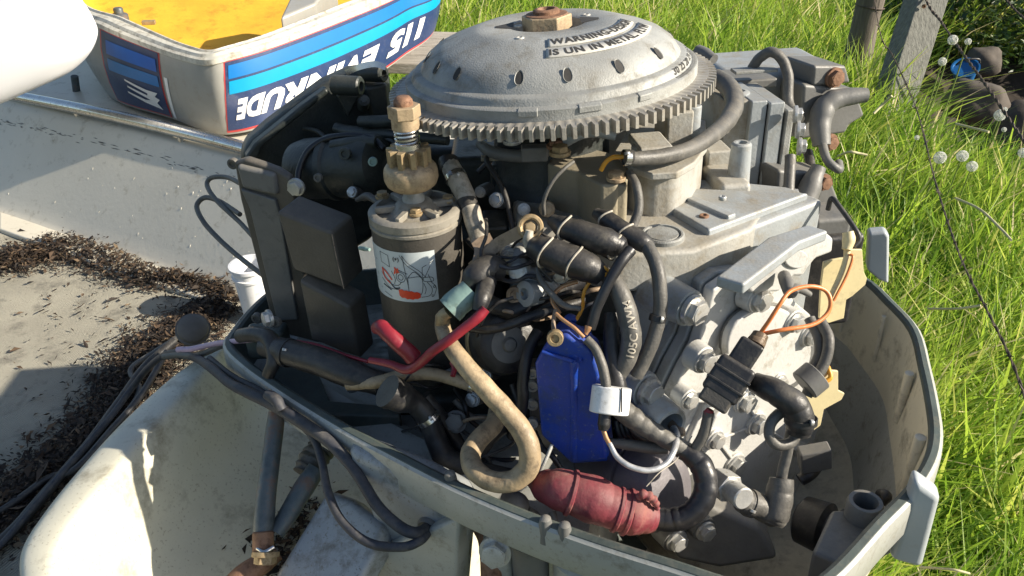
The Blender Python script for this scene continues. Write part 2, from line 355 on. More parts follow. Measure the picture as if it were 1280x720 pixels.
# dark bare earth in the hollow
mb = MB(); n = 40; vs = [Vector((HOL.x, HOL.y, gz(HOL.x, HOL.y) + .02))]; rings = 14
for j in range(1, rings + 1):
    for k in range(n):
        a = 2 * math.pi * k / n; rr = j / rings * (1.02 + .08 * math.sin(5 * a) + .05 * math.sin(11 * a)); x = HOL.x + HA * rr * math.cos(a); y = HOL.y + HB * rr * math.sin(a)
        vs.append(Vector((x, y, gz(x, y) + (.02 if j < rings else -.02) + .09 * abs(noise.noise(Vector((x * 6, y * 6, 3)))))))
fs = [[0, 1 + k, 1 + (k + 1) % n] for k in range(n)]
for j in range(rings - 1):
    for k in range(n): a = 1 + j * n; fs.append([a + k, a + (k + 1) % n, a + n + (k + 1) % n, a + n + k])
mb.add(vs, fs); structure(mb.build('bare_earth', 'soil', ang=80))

def blades(name, mtl, pos, hgt, wid, lean, rnd, curl=1.0, nseg=3, label=None):
    """pos (n,3) roots; lean (n,2) tip displacement; makes one mesh of bent tapering blades"""
    n = len(pos); th = rng.uniform(0, 2 * np.pi, n); sx = np.cos(th) * wid / 2; sy = np.sin(th) * wid / 2
    V = []; lv = [i / nseg for i in range(nseg)]
    for t in lv:
        c = pos + np.c_[lean * (t ** 1.8)[..., None] if False else lean * t ** 1.8, hgt * (t - .25 * curl * t * t * np.clip(np.hypot(lean[:, 0], lean[:, 1]) / hgt, 0, 1.5))]
        wv = (1 - t * .55); V += [c - np.c_[sx * wv, sy * wv, 0 * sx], c + np.c_[sx * wv, sy * wv, 0 * sx]]
    V.append(pos + np.c_[lean, hgt * (1 - .25 * curl * np.clip(np.hypot(lean[:, 0], lean[:, 1]) / hgt, 0, 1.5))])
    A = np.stack(V, 1); k = A.shape[1]; co = A.reshape(-1, 3)
    base = (np.arange(n) * k)[:, None]; quads = []
    for s in range(nseg - 1): quads.append(base + np.array([2 * s, 2 * s + 1, 2 * s + 3, 2 * s + 2]))
    Q = np.stack(quads, 1).reshape(-1, 4); T = base + np.array([2 * nseg - 2, 2 * nseg - 1, 2 * nseg])
    me = bpy.data.meshes.new(name); me.vertices.add(len(co)); me.vertices.foreach_set('co', co.astype(np.float32).ravel())
    loops = np.concatenate([Q.ravel(), T.ravel()]); ls = np.concatenate([np.arange(len(Q)) * 4, len(Q) * 4 + np.arange(len(T)) * 3])
    me.loops.add(len(loops)); me.loops.foreach_set('vertex_index', loops.astype(np.int32)); me.polygons.add(len(ls)); me.polygons.foreach_set('loop_start', ls.astype(np.int32))
    me.update(calc_edges=True); at = me.attributes.new('rnd', 'FLOAT', 'POINT'); at.data.foreach_set('value', np.repeat(rnd, k).astype(np.float32))
    me.materials.append(M[mtl]); o = link(bpy.data.objects.new(name, me)); return o
def boat_side(x, y):      # metres inside the strip covered by the boat
    a = x * A1.x + y * A1.y; b = x * A2.x + y * A2.y; return (a < -.42) & (b < 2.45)
def grass_zone(n, y0, y1, pw, hm, wm):
    t = rng.random(n); y = y0 + (y1 - y0) * t ** pw; half = (.857 * y + .93) * .70; x = rng.uniform(-1, 1, n) * half
    keep = ~boat_side(x, y); d = np.hypot((x - HOL.x) / HA, (y - HOL.y) / HB); keep &= (d > .93 + .1 * rng.random(n))
    x, y = x[keep], y[keep]; n = len(x)
    cl = np.array([noise.noise(Vector((a * 1.1, b * 1.1, 0))) for a, b in zip(x, y)]); c2 = np.array([noise.noise(Vector((a * 5, b * 5, 7))) for a, b in zip(x, y)])
    h = hm * (1 + .35 * cl + .35 * c2) * rng.uniform(.5, 1.25, n); wd = wm * rng.uniform(.55, 1.5, n)
    le = np.c_[rng.normal(.10, .14, n), rng.normal(.03, .12, n)] * (h / .3)[:, None]
    z = np.array([gz(a, b) for a, b in zip(x, y)]) - .01
    r = np.clip(.45 + .45 * c2 + .35 * cl + rng.normal(0, .17, n), 0, .955); r[rng.random(n) < .035] = rng.uniform(.93, 1)
    return np.c_[x, y, z], h, wd, le, r
o = blades('grass', 'grass', *grass_zone(62000, .35, 4.2, 1.15, .36, .0118)); o['kind'] = 'stuff'
o = blades('grass', 'grass', *grass_zone(62000, 4.0, 13, 1.3, .44, .016)); o['kind'] = 'stuff'
# dark bushes beyond the hollow
def bush(c, rad, h, n, label, seed):
    r_ = np.random.default_rng(seed); th = r_.uniform(0, 2 * np.pi, n); ph = np.arccos(r_.uniform(-.1, 1, n)); q = r_.uniform(.55, 1, n) ** .5
    x = c[0] + rad * np.sin(ph) * np.cos(th) * q; y = c[1] + rad * np.sin(ph) * np.sin(th) * q; z = gz(*c) + h * np.cos(ph) * q
    b = blades('leaves', 'leafy', np.c_[x, y, z], r_.uniform(.02, .06, n), r_.uniform(.03, .055, n), r_.normal(0, .05, (n, 2)), r_.random(n), nseg=2)
    t = thing('bush', (c[0], c[1], gz(*c)), label, 'bush', 'bushes beyond the hollow'); b.data.transform(Matrix.Translation(-t.location)); b.parent = t
    mb = MB()
    for k in range(7):
        a = k * .9; tip = t.location + Vector((rad * .6 * math.cos(a), rad * .6 * math.sin(a), h * .7)); tube_mb(mb, [t.location.copy(), t.location.lerp(tip, .5) + Vector((0, 0, .08)), tip], [.018, .011, .004], 4, 6)
    mb.build('stem', 'woodd', t)
M['leafy'] = ramp_attr('bush_leaves', [(0, (.015, .04, .012)), (.7, (.05, .1, .02)), (1, (.12, .18, .04))], .5, .25)
bush((4.1, 7.3), .8, .75, 5000, 'dark green bush beyond the shaded hollow, closest to the leaning board post', 3)
bush((5.5, 7.0), .9, .8, 5000, 'dark green bush beyond the shaded hollow, out beside the frame edge', 5)
# stones in the hollow
def stone(c, r, seed, label, sq=(1, .8, .7)):
    bm = bmesh.new(); bmesh.ops.create_icosphere(bm, subdivisions=3, radius=1)
    for v in bm.verts:
        k = 1 + .35 * noise.noise(v.co * 1.3 + Vector((seed, 0, 0))) + .1 * noise.noise(v.co * 4 + Vector((seed, 3, 0))); v.co = Vector((v.co.x * sq[0], v.co.y * sq[1], v.co.z * sq[2])) * k * r
    me = bpy.data.meshes.new('stone'); bm.to_mesh(me); bm.free(); me.materials.append(M['stone'])
    for p in me.polygons: p.use_smooth = True
    o = link(bpy.data.objects.new('stone', me)); o.location = c; return tag(o, label, 'stone', 'stones in the earth hollow')
def onground(u, v, dz=0):
    p = Zp(u, v, -1.8)
    for _ in range(6): p = Zp(u, v, gz(p.x, p.y) - CZ)
    return p + Vector((0, 0, dz))
stone(onground(1268, 175, .08), .3, 1, 'large grey brown stone in the hollow beside the barbed wire')
stone(onground(1215, 135, .05), .2, 2, 'smaller round stone under the blue lid in the hollow', (1, 1, .8))
stone(onground(1225, 85, .05), .16, 5, 'small dark stone in the hollow beyond the blue lid')
# blue round lid or bucket lying in the hollow
c = onground(1203, 98, .08); t = thing('bucket', c, 'round blue bucket lying on its side in the dark earth hollow', 'bucket')
ax = (CAM - c).normalized() * .5 + Vector((-.1, 0, .75)); mb = MB(); mb.lathe(c, ax, [(.065, -.13), (.09, 0), (.10, .0), (.10, .01), (.088, .01), (.084, -.01), (.015, -.012)], 32); mb.build('body', 'bucketb', t)
tube('handle', [c + Vector((-.09, -.02, .03)), c + Vector((-.07, -.07, .08)), c + Vector((.03, -.08, .09)), c + Vector((.08, -.03, .05))], 1.2, 'darkmetal', t)
# fence: two posts and barbed strands
g = onground(1062, 118); t = thing('fence_post', g, 'round dark weathered fence post standing upright in the grass', 'fence post')
mb = MB(); tube_mb(mb, [g + Vector((0, 0, -.2)), g + Vector((.0, 0, .6)), g + Vector((.02, 0, 1.5))], [.10, .092, .085], 6, 18, (.4, .03)); mb.build('post', 'woodd', t)
mb = MB(); mb.lathe(g + Vector((.005, 0, .62)), Vector((.1, 0, 1)), [(.097, 0), (.1, .004), (.1, .008), (.097, .012)], 18, cap=False); mb.build('wire_wrap', 'wire', t)
g = onground(1112, 185); t = thing('fence_post', g, 'leaning grey flat sided timber post with barbed wire across it', 'fence post')
g0 = g + Vector((-.08, 0, -.2)); rt = P(1158, 0, 5.0) - P(1112, 180, 5.0); gt = g + rt * 1.25
w0 = Vector((.105, .02, 0)); d0 = Vector((-.02, .06, 0)); mb = MB(); q = [g0 - w0 - d0, g0 + w0 - d0, g0 + w0 + d0, g0 - w0 + d0]; mb.prism(q, gt - g0); mb.build('timber', 'wood', t, bevel=.008)
bolt(t, g.lerp(gt, .80) + Vector((-.05, -.075, 0)), (0, -1, 0), .012, 'rust', 'round', 'staple')
def barbed(pts, label, rr=.0028):
    path = crom(pts, 10); t = thing('barbed_wire', path[0], label, 'barbed wire', 'fence wire strands'); mb = MB()
    F = frames(path)
    for ph in (0, math.pi):
        q = []; L = 0
        for i, (p, (tt, a, b)) in enumerate(zip(path, F)):
            if i: L += (p - path[i - 1]).length
            q.append(p + (a * math.cos(L * 60 + ph) + b * math.sin(L * 60 + ph)) * rr)
        tube_mb(mb, q, rr, 2, 6)
    mb.build('strand', 'wire', t); L = 0; nb = .05
    for i in range(1, len(path)):
        L += (path[i] - path[i - 1]).length
        if L > nb:
            nb = L + .11; b = MB()
            for s in range(2):
                d = Vector((random.uniform(-1, 1), random.uniform(-1, 1), random.uniform(-1, 1))).normalized() * .02; tube_mb(b, [path[i] - d, path[i], path[i] + d], [.0009, .0024, .0009], 2, 5)
            b.build('barb', 'wire', t)
barbed([P(1085, -60, 5.1), P(1100, 40, 4.7), P(1116, 70, 4.6), P(1145, 135, 3.9), P(1170, 230, 3.0), P(1200, 320, 2.5), P(1235, 390, 2.2), P(1262, 445, 2.05), P(1290, 520, 1.9)], 'thin dark barbed strand running down through the sunlit grass', .0022)
barbed([P(1130, -60, 5.2), P(1160, 5, 4.9), P(1175, 25, 4.75), P(1200, 62, 4.4), P(1235, 110, 4.0), P(1262, 150, 3.8), P(1300, 205, 3.5)], 'barbed strand crossing the leaning post and the dark hollow', .0045)
barbed([P(1245, -20, 6.5), P(1265, 8, 6.3), P(1300, 40, 6.0)], 'short stretch of barbed strand above the dark bushes', .005)
# dandelion clocks
heads = [(1175, 197, 7.5), (1203, 195, 7), (1215, 208, 6.5), (1191, 50, 6), (1178, 77, 5), (1250, 144, 7), (1279, 191, 6), (1256, 137, 3), (1210, 52, 4), (1255, 162, 3), (1146, 172, 3)]
wh = ['lone fluffy one left of the pair below the posts', 'middle one of three close heads in the sunny grass', 'lowest of the three close heads in the sunny grass', 'beside the barbed strand next to the leaning post', 'just in front of the dark hollow near the blue bucket', 'beside the large stone', 'at the picture edge by the dark hollow', 'small bud above the large stone', 'small bud near the barbed strand', 'small bud under the large stone', 'tiny one at the foot of the leaning post']
for (u, v, rp), lb in zip(heads, wh):
    d = 4.3 if v < 170 else 3.5; c = P(u, v, d); r = rp * d / FPX
    gb = Vector((c.x - .05, c.y + .05, gz(c.x, c.y))); t = thing('dandelion_clock', gb, ('white dandelion seed head, ' + lb), 'dandelion', 'dandelion clocks in the grass')
    tube('stem', [gb, gb.lerp(c, .5) + Vector((.02, 0, 0)), c], .9 , 'strawstem', t) if 'strawstem' in M else None
    mb = MB(); mb.lathe(c, (0, 0, 1), [(r * .12, -r * .2), (r * .2, 0), (r * .12, r * .2)], 8)
    for k in range(220):
        z = 1 - 2 * (k + .5) / 220; a = k * 2.39996; dd = Vector((math.sqrt(1 - z * z) * math.cos(a), math.sqrt(1 - z * z) * math.sin(a), z)); e = dd.orthogonal().normalized(); f = dd.cross(e); tp = c + dd * r * .9
        mb.add([c + e * r * .02, c - e * r * .02, tp], [[0, 1, 2]])
        for s in range(3):
            an = s * 2.09; h_ = (e * math.cos(an) + f * math.sin(an)) * r * .22; g_ = (e * math.cos(an + .5) + f * math.sin(an + .5)) * r * .17; mb.add([tp - dd * r * .08, tp + h_ + dd * r * .1, tp + g_ + dd * r * .1], [[0, 1, 2]])
    mb.build('seed_head', 'seed', t)
# pale dry stalks standing out of the grass
for i, (pts, lb) in enumerate([([(1092, 142, 4.0), (1103, 131, 4.0), (1115, 120, 3.95)], 'dry grass seed head by the foot of the leaning post'), ([(1048, 195, 3.2), (1062, 190, 3.1), (1075, 192, 3.1), (1084, 194, 3.1)], 'dry stalk poking out next to the ignition coil'), ([(1160, 386, 2.6), (1195, 386, 2.5), (1226, 382, 2.45)], 'straight straw lying on the grass below the barbed strand'), ([(1195, 248, 3.4), (1225, 262, 3.2), (1250, 285, 3.0), (1264, 300, 2.9)], 'long arching stalk beside the barbed strand'), ([(1195, 155, 4.2), (1215, 160, 4.1), (1236, 165, 4.0)], 'straight straw in front of the dark hollow'), ([(1150, 709, 1.35), (1190, 712, 1.3), (1212, 717, 1.3)], 'broad yellow straw beside the pale latch')]):
    o = tube('dry_stalk', pts, 1.6, 'strap2', None); tag(o, lb, 'stalk', 'dry stalks in the grass')

# ================================================================== the boat
boat = thing('boat', Vector((-.9, 1.4, 0)), 'cream fibreglass boat with carpeted floor, chrome rail and leaf litter', 'boat')
a_, b_ = Zp(0, 270, -1.1), Zp(290, 372, -1.1); wd = (b_ - a_).normalized(); wn_ = Vector((-wd.y, wd.x, 0))
def sweep(prof, s0, s1, n=40, base=a_):
    mb = MB(); vs = [Vector((*(base + wd * (s0 + (s1 - s0) * i / n) + wn_ * w_).xy, CZ + z_)) for i in range(n + 1) for w_, z_ in prof]; k = len(prof)
    mb.add(vs, [[i * k + j, i * k + j + 1, (i + 1) * k + j + 1, (i + 1) * k + j] for i in range(n) for j in range(k - 1)]); return mb
sweep([(-.04, -1.1), (.0, -1.094), (.022, -1.075), (.045, -1.045), (.10, -.975), (.185, -.86), (.205, -.835), (.22, -.82), (.245, -.814), (.70, -.825), (.77, -.84), (.79, -.90), (.74, -1.3), (.4, -1.6)], -1.6, 1.62).build('side_wall', 'gel', boat, ang=50)
mb = MB(); f0 = a_ - wd * 1.6; L_ = 3.0
fp = [a_ - wd * 1.6 - wn_ * .02, a_ + wd * 1.55 - wn_ * .02, a_ + wd * 1.55 - wn_ * 1.5, a_ - wd * 1.6 - wn_ * 1.5]
N_ = 60; vs = []
for j in range(N_ + 1):
    for i in range(N_ + 1):
        p = fp[0] + (fp[1] - fp[0]) * i / N_ + (fp[3] - fp[0]) * j / N_; vs.append(Vector((p.x, p.y, CZ - 1.1 + .006 * noise.noise(p * 6))))
mb.add(vs, [[j * (N_ + 1) + i, j * (N_ + 1) + i + 1, (j + 1) * (N_ + 1) + i + 1, (j + 1) * (N_ + 1) + i] for j in range(N_) for i in range(N_)]); mb.build('floor', 'carpet', boat, ang=80)
# hull under the floor, seen from other sides
mb = MB(); hp = [fp[0] + wn_ * .35, fp[1] + wn_ * .35, fp[2], fp[3]]; mb.prism([Vector((p.x, p.y, CZ - 1.115)) for p in hp], Vector((0, 0, -.35)), .7); mb.build('hull', 'gel', boat, bevel=.03)
# dried drips and grit stuck to the sloping side wall
mb = MB(); nn_ = (wn_ * -.797 + Vector((0, 0, .603)))
for _ in range(70):
    s_ = random.uniform(-.5, 1.5) if random.random() < .5 else random.gauss(.75, .3); t_ = random.random(); w0_, z0_ = .045 + (.185 - .045) * t_, -1.045 + (.185) * t_
    c_ = Vector((*(a_ + wd * s_ + wn_ * w0_).xy, CZ + z0_)); sl_ = (wn_ * .603 + Vector((0, 0, .797))); L2_ = random.uniform(.002, .007); W2_ = random.uniform(.0006, .0013)
    e_ = wd * random.uniform(-.4, .4) * L2_; mb.add([c_ - sl_ * L2_ - e_, c_ - wd * W2_, c_ + sl_ * L2_ * .6 + e_, c_ + wd * W2_, c_ + nn_ * random.uniform(.0006, .0014)], [[0, 1, 4], [1, 2, 4], [2, 3, 4], [3, 0, 4]])
o = mb.build('drips', 'gel', boat); o['kind'] = 'stuff'
mb = MB()
for _ in range(150):
    s_ = random.uniform(-.6, 1.1); z0_ = -.868 + random.gauss(0, .004) + .01 * math.sin(s_ * 3); w0_ = .045 + .14 * (z0_ + 1.045) / .185
    c_ = Vector((*(a_ + wd * s_ + wn_ * w0_).xy, CZ + z0_)) + nn_ * .0008; L2_ = random.uniform(.004, .022); mb.add([c_ - wd * L2_, c_ + Vector((0, 0, -.0012)), c_ + wd * L2_, c_ + Vector((0, 0, .0016))], [[0, 1, 2, 3]])
o = mb.build('scuffs', 'grey', boat); o['kind'] = 'stuff'
# pale ledge between wall and carpet
mb = MB(); lp = [(0, 268), (60, 286), (120, 300), (170, 318), (230, 340), (292, 368), (292, 388), (235, 372), (185, 356), (140, 342), (90, 322), (0, 290)]
mb.prism([Zp(u, v, -1.1) + Vector((0, 0, .012)) for u, v in lp], Vector((0, 0, -.02))); mb.build('floor_ledge', 'gel', boat, bevel=.006)
rl = [PL(u, v, a_ + wn_ * .24, wn_) for u, v in ((-120, 98), (10, 119), (90, 134), (160, 149), (240, 168), (305, 185), (420, 215))]
mb = MB(); tube_mb(mb, rl, .0185, 6, 24, jit=0); mb.build('handrail', 'steel', boat)
for u, v in ((95, 136), (225, 165)):
    p = PL(u, v, a_ + wn_ * .24, wn_); mb = MB(); mb.cyl(p, Vector((p.x, p.y, CZ - .83)), .011); mb.build('rail_foot', 'steel', boat)
p = PL(93, 95, a_ + wn_ * .40, wn_); q = PL(98, 130, a_ + wn_ * .40, wn_); mb = MB(); mb.cyl(p, q, .012); mb.build('stanchion', 'pipe', boat)
# transom hidden by the motor, added to shade the floor, short of the wall
q0 = Vector((-.13, .97, 0)); q1 = Vector((.09, 1.35, 0)); dv_ = (q1 - q0).normalized(); nv_ = Vector((dv_.y, -dv_.x, 0)) * .06
mb = MB(); mb.prism([Vector((p.x, p.y, CZ - 1.45)) for p in (q0, q1, q1 + nv_, q0 + nv_)], Vector((0, 0, .75))); mb.build('shade_transom', 'gel', boat, bevel=.015)
# splash well
C0 = [(262, 436), (215, 466), (150, 524), (88, 592), (46, 645), (24, 682), (21, 715), (28, 760), (40, 830)]
C1 = [(275, 438), (236, 478), (178, 540), (120, 607), (78, 660), (60, 700), (60, 740), (66, 780), (76, 850)]
C2 = [(310, 445), (285, 500), (228, 570), (172, 640), (132, 694), (116, 730), (114, 765), (120, 810), (130, 880)]
C3 = [(370, 470), (345, 540), (300, 610), (240, 680), (205, 730), (190, 770), (190, 810), (200, 860), (210, 930)]
C4 = [(520, 540), (490, 600), (450, 660), (410, 720), (390, 780), (380, 820), (380, 870), (390, 930), (400, 990)]
def wl(C, z): return crom([Zp(u, v, z) for u, v in C], 5)
rows = [[p + Vector((.01, 0, -.4)) for p in wl(C0, -.668)], [p + Vector((-.002, 0, -.012)) for p in wl(C0, -.66)], wl(C0, -.652), wl(C1, -.648), [a.lerp(b, .3) + Vector((0, 0, .012)) for a, b in zip(wl(C1, -.648), wl(C2, -.70))], wl(C2, -.70), wl(C3, -.80), wl(C4, -.84)]
mb = MB(); k = len(rows[0]); mb.add([p for r in rows for p in r], [[j * k + i, j * k + i + 1, (j + 1) * k + i + 1, (j + 1) * k + i] for j in range(len(rows) - 1) for i in range(k - 1)])
o = mb.build('splash_well', 'well', boat, ang=80); sm = o.modifiers.new('smooth', 'SUBSURF'); sm.levels = sm.render_levels = 2
# leaf litter
def litter(name, cps, z, width, n, seed, zamp=.02):
    r_ = np.random.default_rng(seed); path = crom([Zp(u, v, z) for u, v in cps], 20); wds = np.interp(np.linspace(0, 1, len(path)), np.linspace(0, 1, len(width)), width)
    idx = r_.integers(0, len(path), n); P0 = np.array([tuple(path[i]) for i in idx]); off = r_.normal(0, 1, (n, 2)) * wds[idx][:, None]; dist = np.hypot(*(off.T)) / wds[idx]
    co = P0 + np.c_[off, np.abs(r_.normal(0, zamp, n)) * np.exp(-dist) + .002]
    V = []; Fq = []; rn = []
    L = r_.uniform(.004, .018, n) * (1 + .8 * (r_.random(n) < .1)) * np.where(r_.random(n) < .06, 1.8, 1); W_ = L * r_.uniform(.12, .5, n)
    for c, l, w_, q in zip(co, L, W_, r_.random(n)):
        a = r_.uniform(0, 6.28); t = r_.normal(0, .35); d = np.array([math.cos(a) * math.cos(t), math.sin(a) * math.cos(t), math.sin(t)]); s = np.array([-math.sin(a), math.cos(a), r_.normal(0, .4)]); up = np.array([0, 0, r_.uniform(-.3, .5)]) * w_
        o = len(V); V += [c - d * l / 2, c - s * w_ / 2 + up, c + d * l / 2, c + s * w_ / 2 + up]; Fq += [[o, o + 1, o + 2], [o, o + 2, o + 3]]; rn += [q] * 4
    me = bpy.data.meshes.new(name); me.from_pydata([tuple(v) for v in V], [], Fq); at = me.attributes.new('rnd', 'FLOAT', 'POINT'); at.data.foreach_set('value', rn); me.materials.append(M['leaf'])
    o = link(bpy.data.objects.new(name, me)); o['kind'] = 'stuff'; return o
litter('leaf_litter', [(-20, 330), (30, 325), (75, 310), (130, 322), (175, 345), (235, 355), (290, 370)], -1.095, [.03, .045, .06, .045, .028, .028, .03], 10000, 1, .03)
litter('leaf_litter', [(290, 355), (270, 385), (240, 405), (205, 430), (180, 450), (165, 480), (135, 520), (90, 565), (50, 600), (0, 640), (-40, 680)], -1.095, [.025, .035, .05, .055, .05, .045, .045, .045, .05], 15000, 2, .02)
litter('leaf_litter', [(-20, 430), (60, 440), (150, 400), (200, 370), (160, 480)], -1.097, [.16, .16, .14, .1], 380, 3, .002)
litter('leaf_litter', [(240, 715), (280, 700), (320, 680), (345, 640), (330, 720)], -.822, [.025, .03, .03, .03], 1800, 4, .008)
litter('leaf_litter', [(130, 690), (200, 640), (260, 560), (330, 560), (240, 700)], -.80, [.05, .05, .05, .05], 160, 5, .001)
# hoses lying along the edge of the well
for pts, rr_, lb in (([(225, 448), (185, 470), (150, 510), (110, 560), (60, 615), (15, 665), (-40, 710)], .010, 'black hose lying in the leaf litter tight along the cream well'), ([(215, 462), (180, 505), (140, 545), (95, 590), (60, 600), (0, 640), (-50, 650)], .007, 'thinner black hose crossing the leaf litter toward the lower corner'), ([(235, 440), (195, 452), (165, 468), (175, 492), (150, 530), (120, 575)], .006, 'thin grey hose looped in the leaf litter by the rubber cap')):
    W = [Zp(u, v, -1.08) + Vector((0, 0, .05 * math.exp(-i * .7))) for i, (u, v) in enumerate(pts)]; mb = MB(); tube_mb(mb, W, rr_, 8, 12); tag(mb.build('hose', 'rub' if rr_ > .0065 else 'gcab', None, ang=60), lb, 'hose', 'hoses in the leaf litter')
# small white tub on the floor behind the engine
c = Zp(325, 398, -1.1) + Vector((0, 0, .012)); t = thing('tub', c, 'small white plastic tub on the boat floor behind the black modules', 'tub')
mb = MB(); mb.lathe(c, (0, 0, 1), [(.030, 0), (.036, .004), (.044, .135), (.050, .137), (.050, .145), (.043, .146), (.034, .01)], 36); mb.build('body', 'bucket', t)
mb = MB(); mb.lathe(c + Vector((0, 0, .11)), (0, 0, 1), [(.042, 0), (.0465, .001), (.047, .007), (.043, .008)], 36, cap=False); mb.build('rim_band', 'bucket', t)
# white rounded cushion
c = P(8, 58, 2.25); bm = bmesh.new(); bmesh.ops.create_uvsphere(bm, u_segments=48, v_segments=32, radius=1)
ax = (P(60, 40, 1.98) - P(-60, 92, 1.98)).normalized(); ay = Vector((0, 1, .2)); ay = (ay - ax * ay.dot(ax)).normalized(); az = ax.cross(ay)
for v in bm.verts:
    q = [math.copysign(abs(k) ** .62, k) for k in v.co]; wv = 1 + .03 * noise.noise(v.co * 2.5)
    v.co = (ax * q[0] * .24 + ay * q[1] * .13 + az * q[2] * .12) * wv
me = bpy.data.meshes.new('cushion'); bm.to_mesh(me); bm.free(); me.materials.append(M['vinyl'])
for p in me.polygons: p.use_smooth = True
o = link(bpy.data.objects.new('cushion', me)); o.location = c; tag(o, 'white rounded vinyl cushion resting over the chrome rail beside the upturned cowl', 'cushion')
# weathered wooden bench top beyond
c = Zp(570, 60, -.80); t = thing('wooden_bench', Vector((c.x, c.y, 0)), 'low weathered wooden bench standing in the grass beyond the flywheel', 'bench')
ln = Vector((1, -.12, 0)).normalized(); wn2 = Vector((.12, 1, 0)).normalized()
for k in range(4):
    q = c + wn2 * (-.16 + .125 * k); mb = MB(); box8(mb, Vector((q.x - .15, q.y, CZ - .82)), ln * .55, wn2 * .059, Vector((0, 0, .02))); mb.build('plank', 'woodb', t, bevel=.005)
for i in (-1, 1):
    for j in (-1, 1):
        q = c + ln * (.4 * i - .15) + wn2 * .15 * j; mb = MB(); box8(mb, Vector((q.x, q.y, (CZ - .84) / 2)), ln * .03, wn2 * .03, Vector((0, 0, (CZ - .84) / 2))); mb.build('leg', 'woodb', t, bevel=.004)

# ================================================================== the upturned cowl
RIM = [(75, 2, 2.2), (130, 32, 2.02), (195, 59, 1.88), (235, 72, 1.82), (258, 76, 1.80), (282, 71, 1.81), (340, 54, 1.89), (430, 20, 2.07), (500, -10, 2.25), (545, -40, 2.45), (480, -140, 2.9), (200, -150, 3.0), (60, -80, 2.6)]
BOT = [(132, 108, 2.28), (152, 129, 2.12), (214, 148, 1.99), (240, 158, 1.94), (262, 165, 1.92), (287, 168, 1.91), (335, 157, 1.94), (420, 122, 2.09), (500, 74, 2.29), (543, 24, 2.5), (480, -70, 2.9), (230, -60, 3.0), (130, 40, 2.6)]
RIM = [(u, v, d * 1.2) for u, v, d in RIM]; BOT = [(u, v, d * 1.2) for u, v, d in BOT]
def loopcr(pts, n=8):
    q = [P(*p) for p in pts]; m_ = len(q); out = []
    for i in range(m_):
        a, b, c, d = q[(i - 1) % m_], q[i], q[(i + 1) % m_], q[(i + 2) % m_]
        for k in range(n):
            t = k / n; out.append(.5 * ((2 * b) + (c - a) * t + (2 * a - 5 * b + 4 * c - d) * t * t + (3 * b - a - 3 * c + d) * t ** 3))
    return out
NS = 8; RL, BL = loopcr(RIM, NS), loopcr(BOT, NS); nR = len(RL); cc = sum(RL, Vector()) / nR; cb = sum(BL, Vector()) / nR
def CS(s, t, off=0):
    """point on the cowl side: s along the loop in control-point units, t 0 at the rim to 1 at the bottom"""
    def at(L, s): i = int(math.floor(s * NS)); f = s * NS - i; return L[i % nR].lerp(L[(i + 1) % nR], f)
    def p(s, t): a, b = at(RL, s), at(BL, s); o_ = (a - cc); o_.z = 0; return a.lerp(b, t) + o_.normalized() * (.018 * 4 * t * (1 - t))
    e = .04; du = p(s + e, t) - p(s - e, t); dv = p(s, t + .02) - p(s, t - .02); n_ = du.cross(dv).normalized()
    if n_.dot(p(s, t) - (cc + cb) / 2) < 0: n_ = -n_
    return p(s, t) + n_ * off
cz_ = min(p.z for p in BL); cowl = thing('engine_cowl', Vector((cb.x, cb.y, cz_)), 'grey outboard engine cowl lying upside down with yellow foam lining and blue striped decals', 'engine cowl')
mb = MB(); rows = []
for t_ in (0, .12, .3, .5, .7, .88, 1): rows.append([CS(i / NS, t_) for i in range(nR)])
rows.append([p.lerp(cb, .06) + Vector((0, 0, -.012)) for p in BL]); rows.append([p.lerp(cb, .4) + Vector((0, 0, -.02)) for p in BL])
mb.add([p for r in rows for p in r], [[j * nR + i, j * nR + (i + 1) % nR, (j + 1) * nR + (i + 1) % nR, (j + 1) * nR + i] for j in range(len(rows) - 1) for i in range(nR)] + [[(len(rows) - 1) * nR + i for i in range(nR)]])
mb.build('shell', 'cowl', cowl, ang=50)
def inset(L, d, dz): return [p + (Vector((cc.x - p.x, cc.y - p.y, 0)).normalized() * d) + Vector((0, 0, dz)) for p in L]
def ringloft(rows, closed=True):
    mb = MB(); mb.add([p for r in rows for p in r], [[j * nR + i, j * nR + (i + 1) % nR, (j + 1) * nR + (i + 1) % nR, (j + 1) * nR + i] for j in range(len(rows) - 1) for i in range(nR)]); return mb
mb = ringloft([inset(RL, .003, -.016), inset(RL, -.008, -.010), inset(RL, -.008, .004), inset(RL, .002, .008), inset(RL, .008, .005), inset(RL, .014, .014), inset(RL, .028, .016), inset(RL, .034, .009), inset(RL, .05, .009), inset(RL, .055, .015), inset(RL, .062, .014), inset(RL, .066, -.01), inset(RL, .068, -.05)])
mb.build('rim_seal', 'cowlrim', cowl, ang=40)
fr = [inset(RL, .064, -.012), inset(RL, .072, -.07), inset(RL, .09, -.14), inset(RL, .13, -.18), inset(RL, .27, -.19)]
mb = ringloft(fr); k = (len(fr) - 1) * nR; mb.f.append([k + i for i in range(nR)]); mb.m.append(0)
o = mb.build('foam_lining', 'foam', cowl, ang=70)
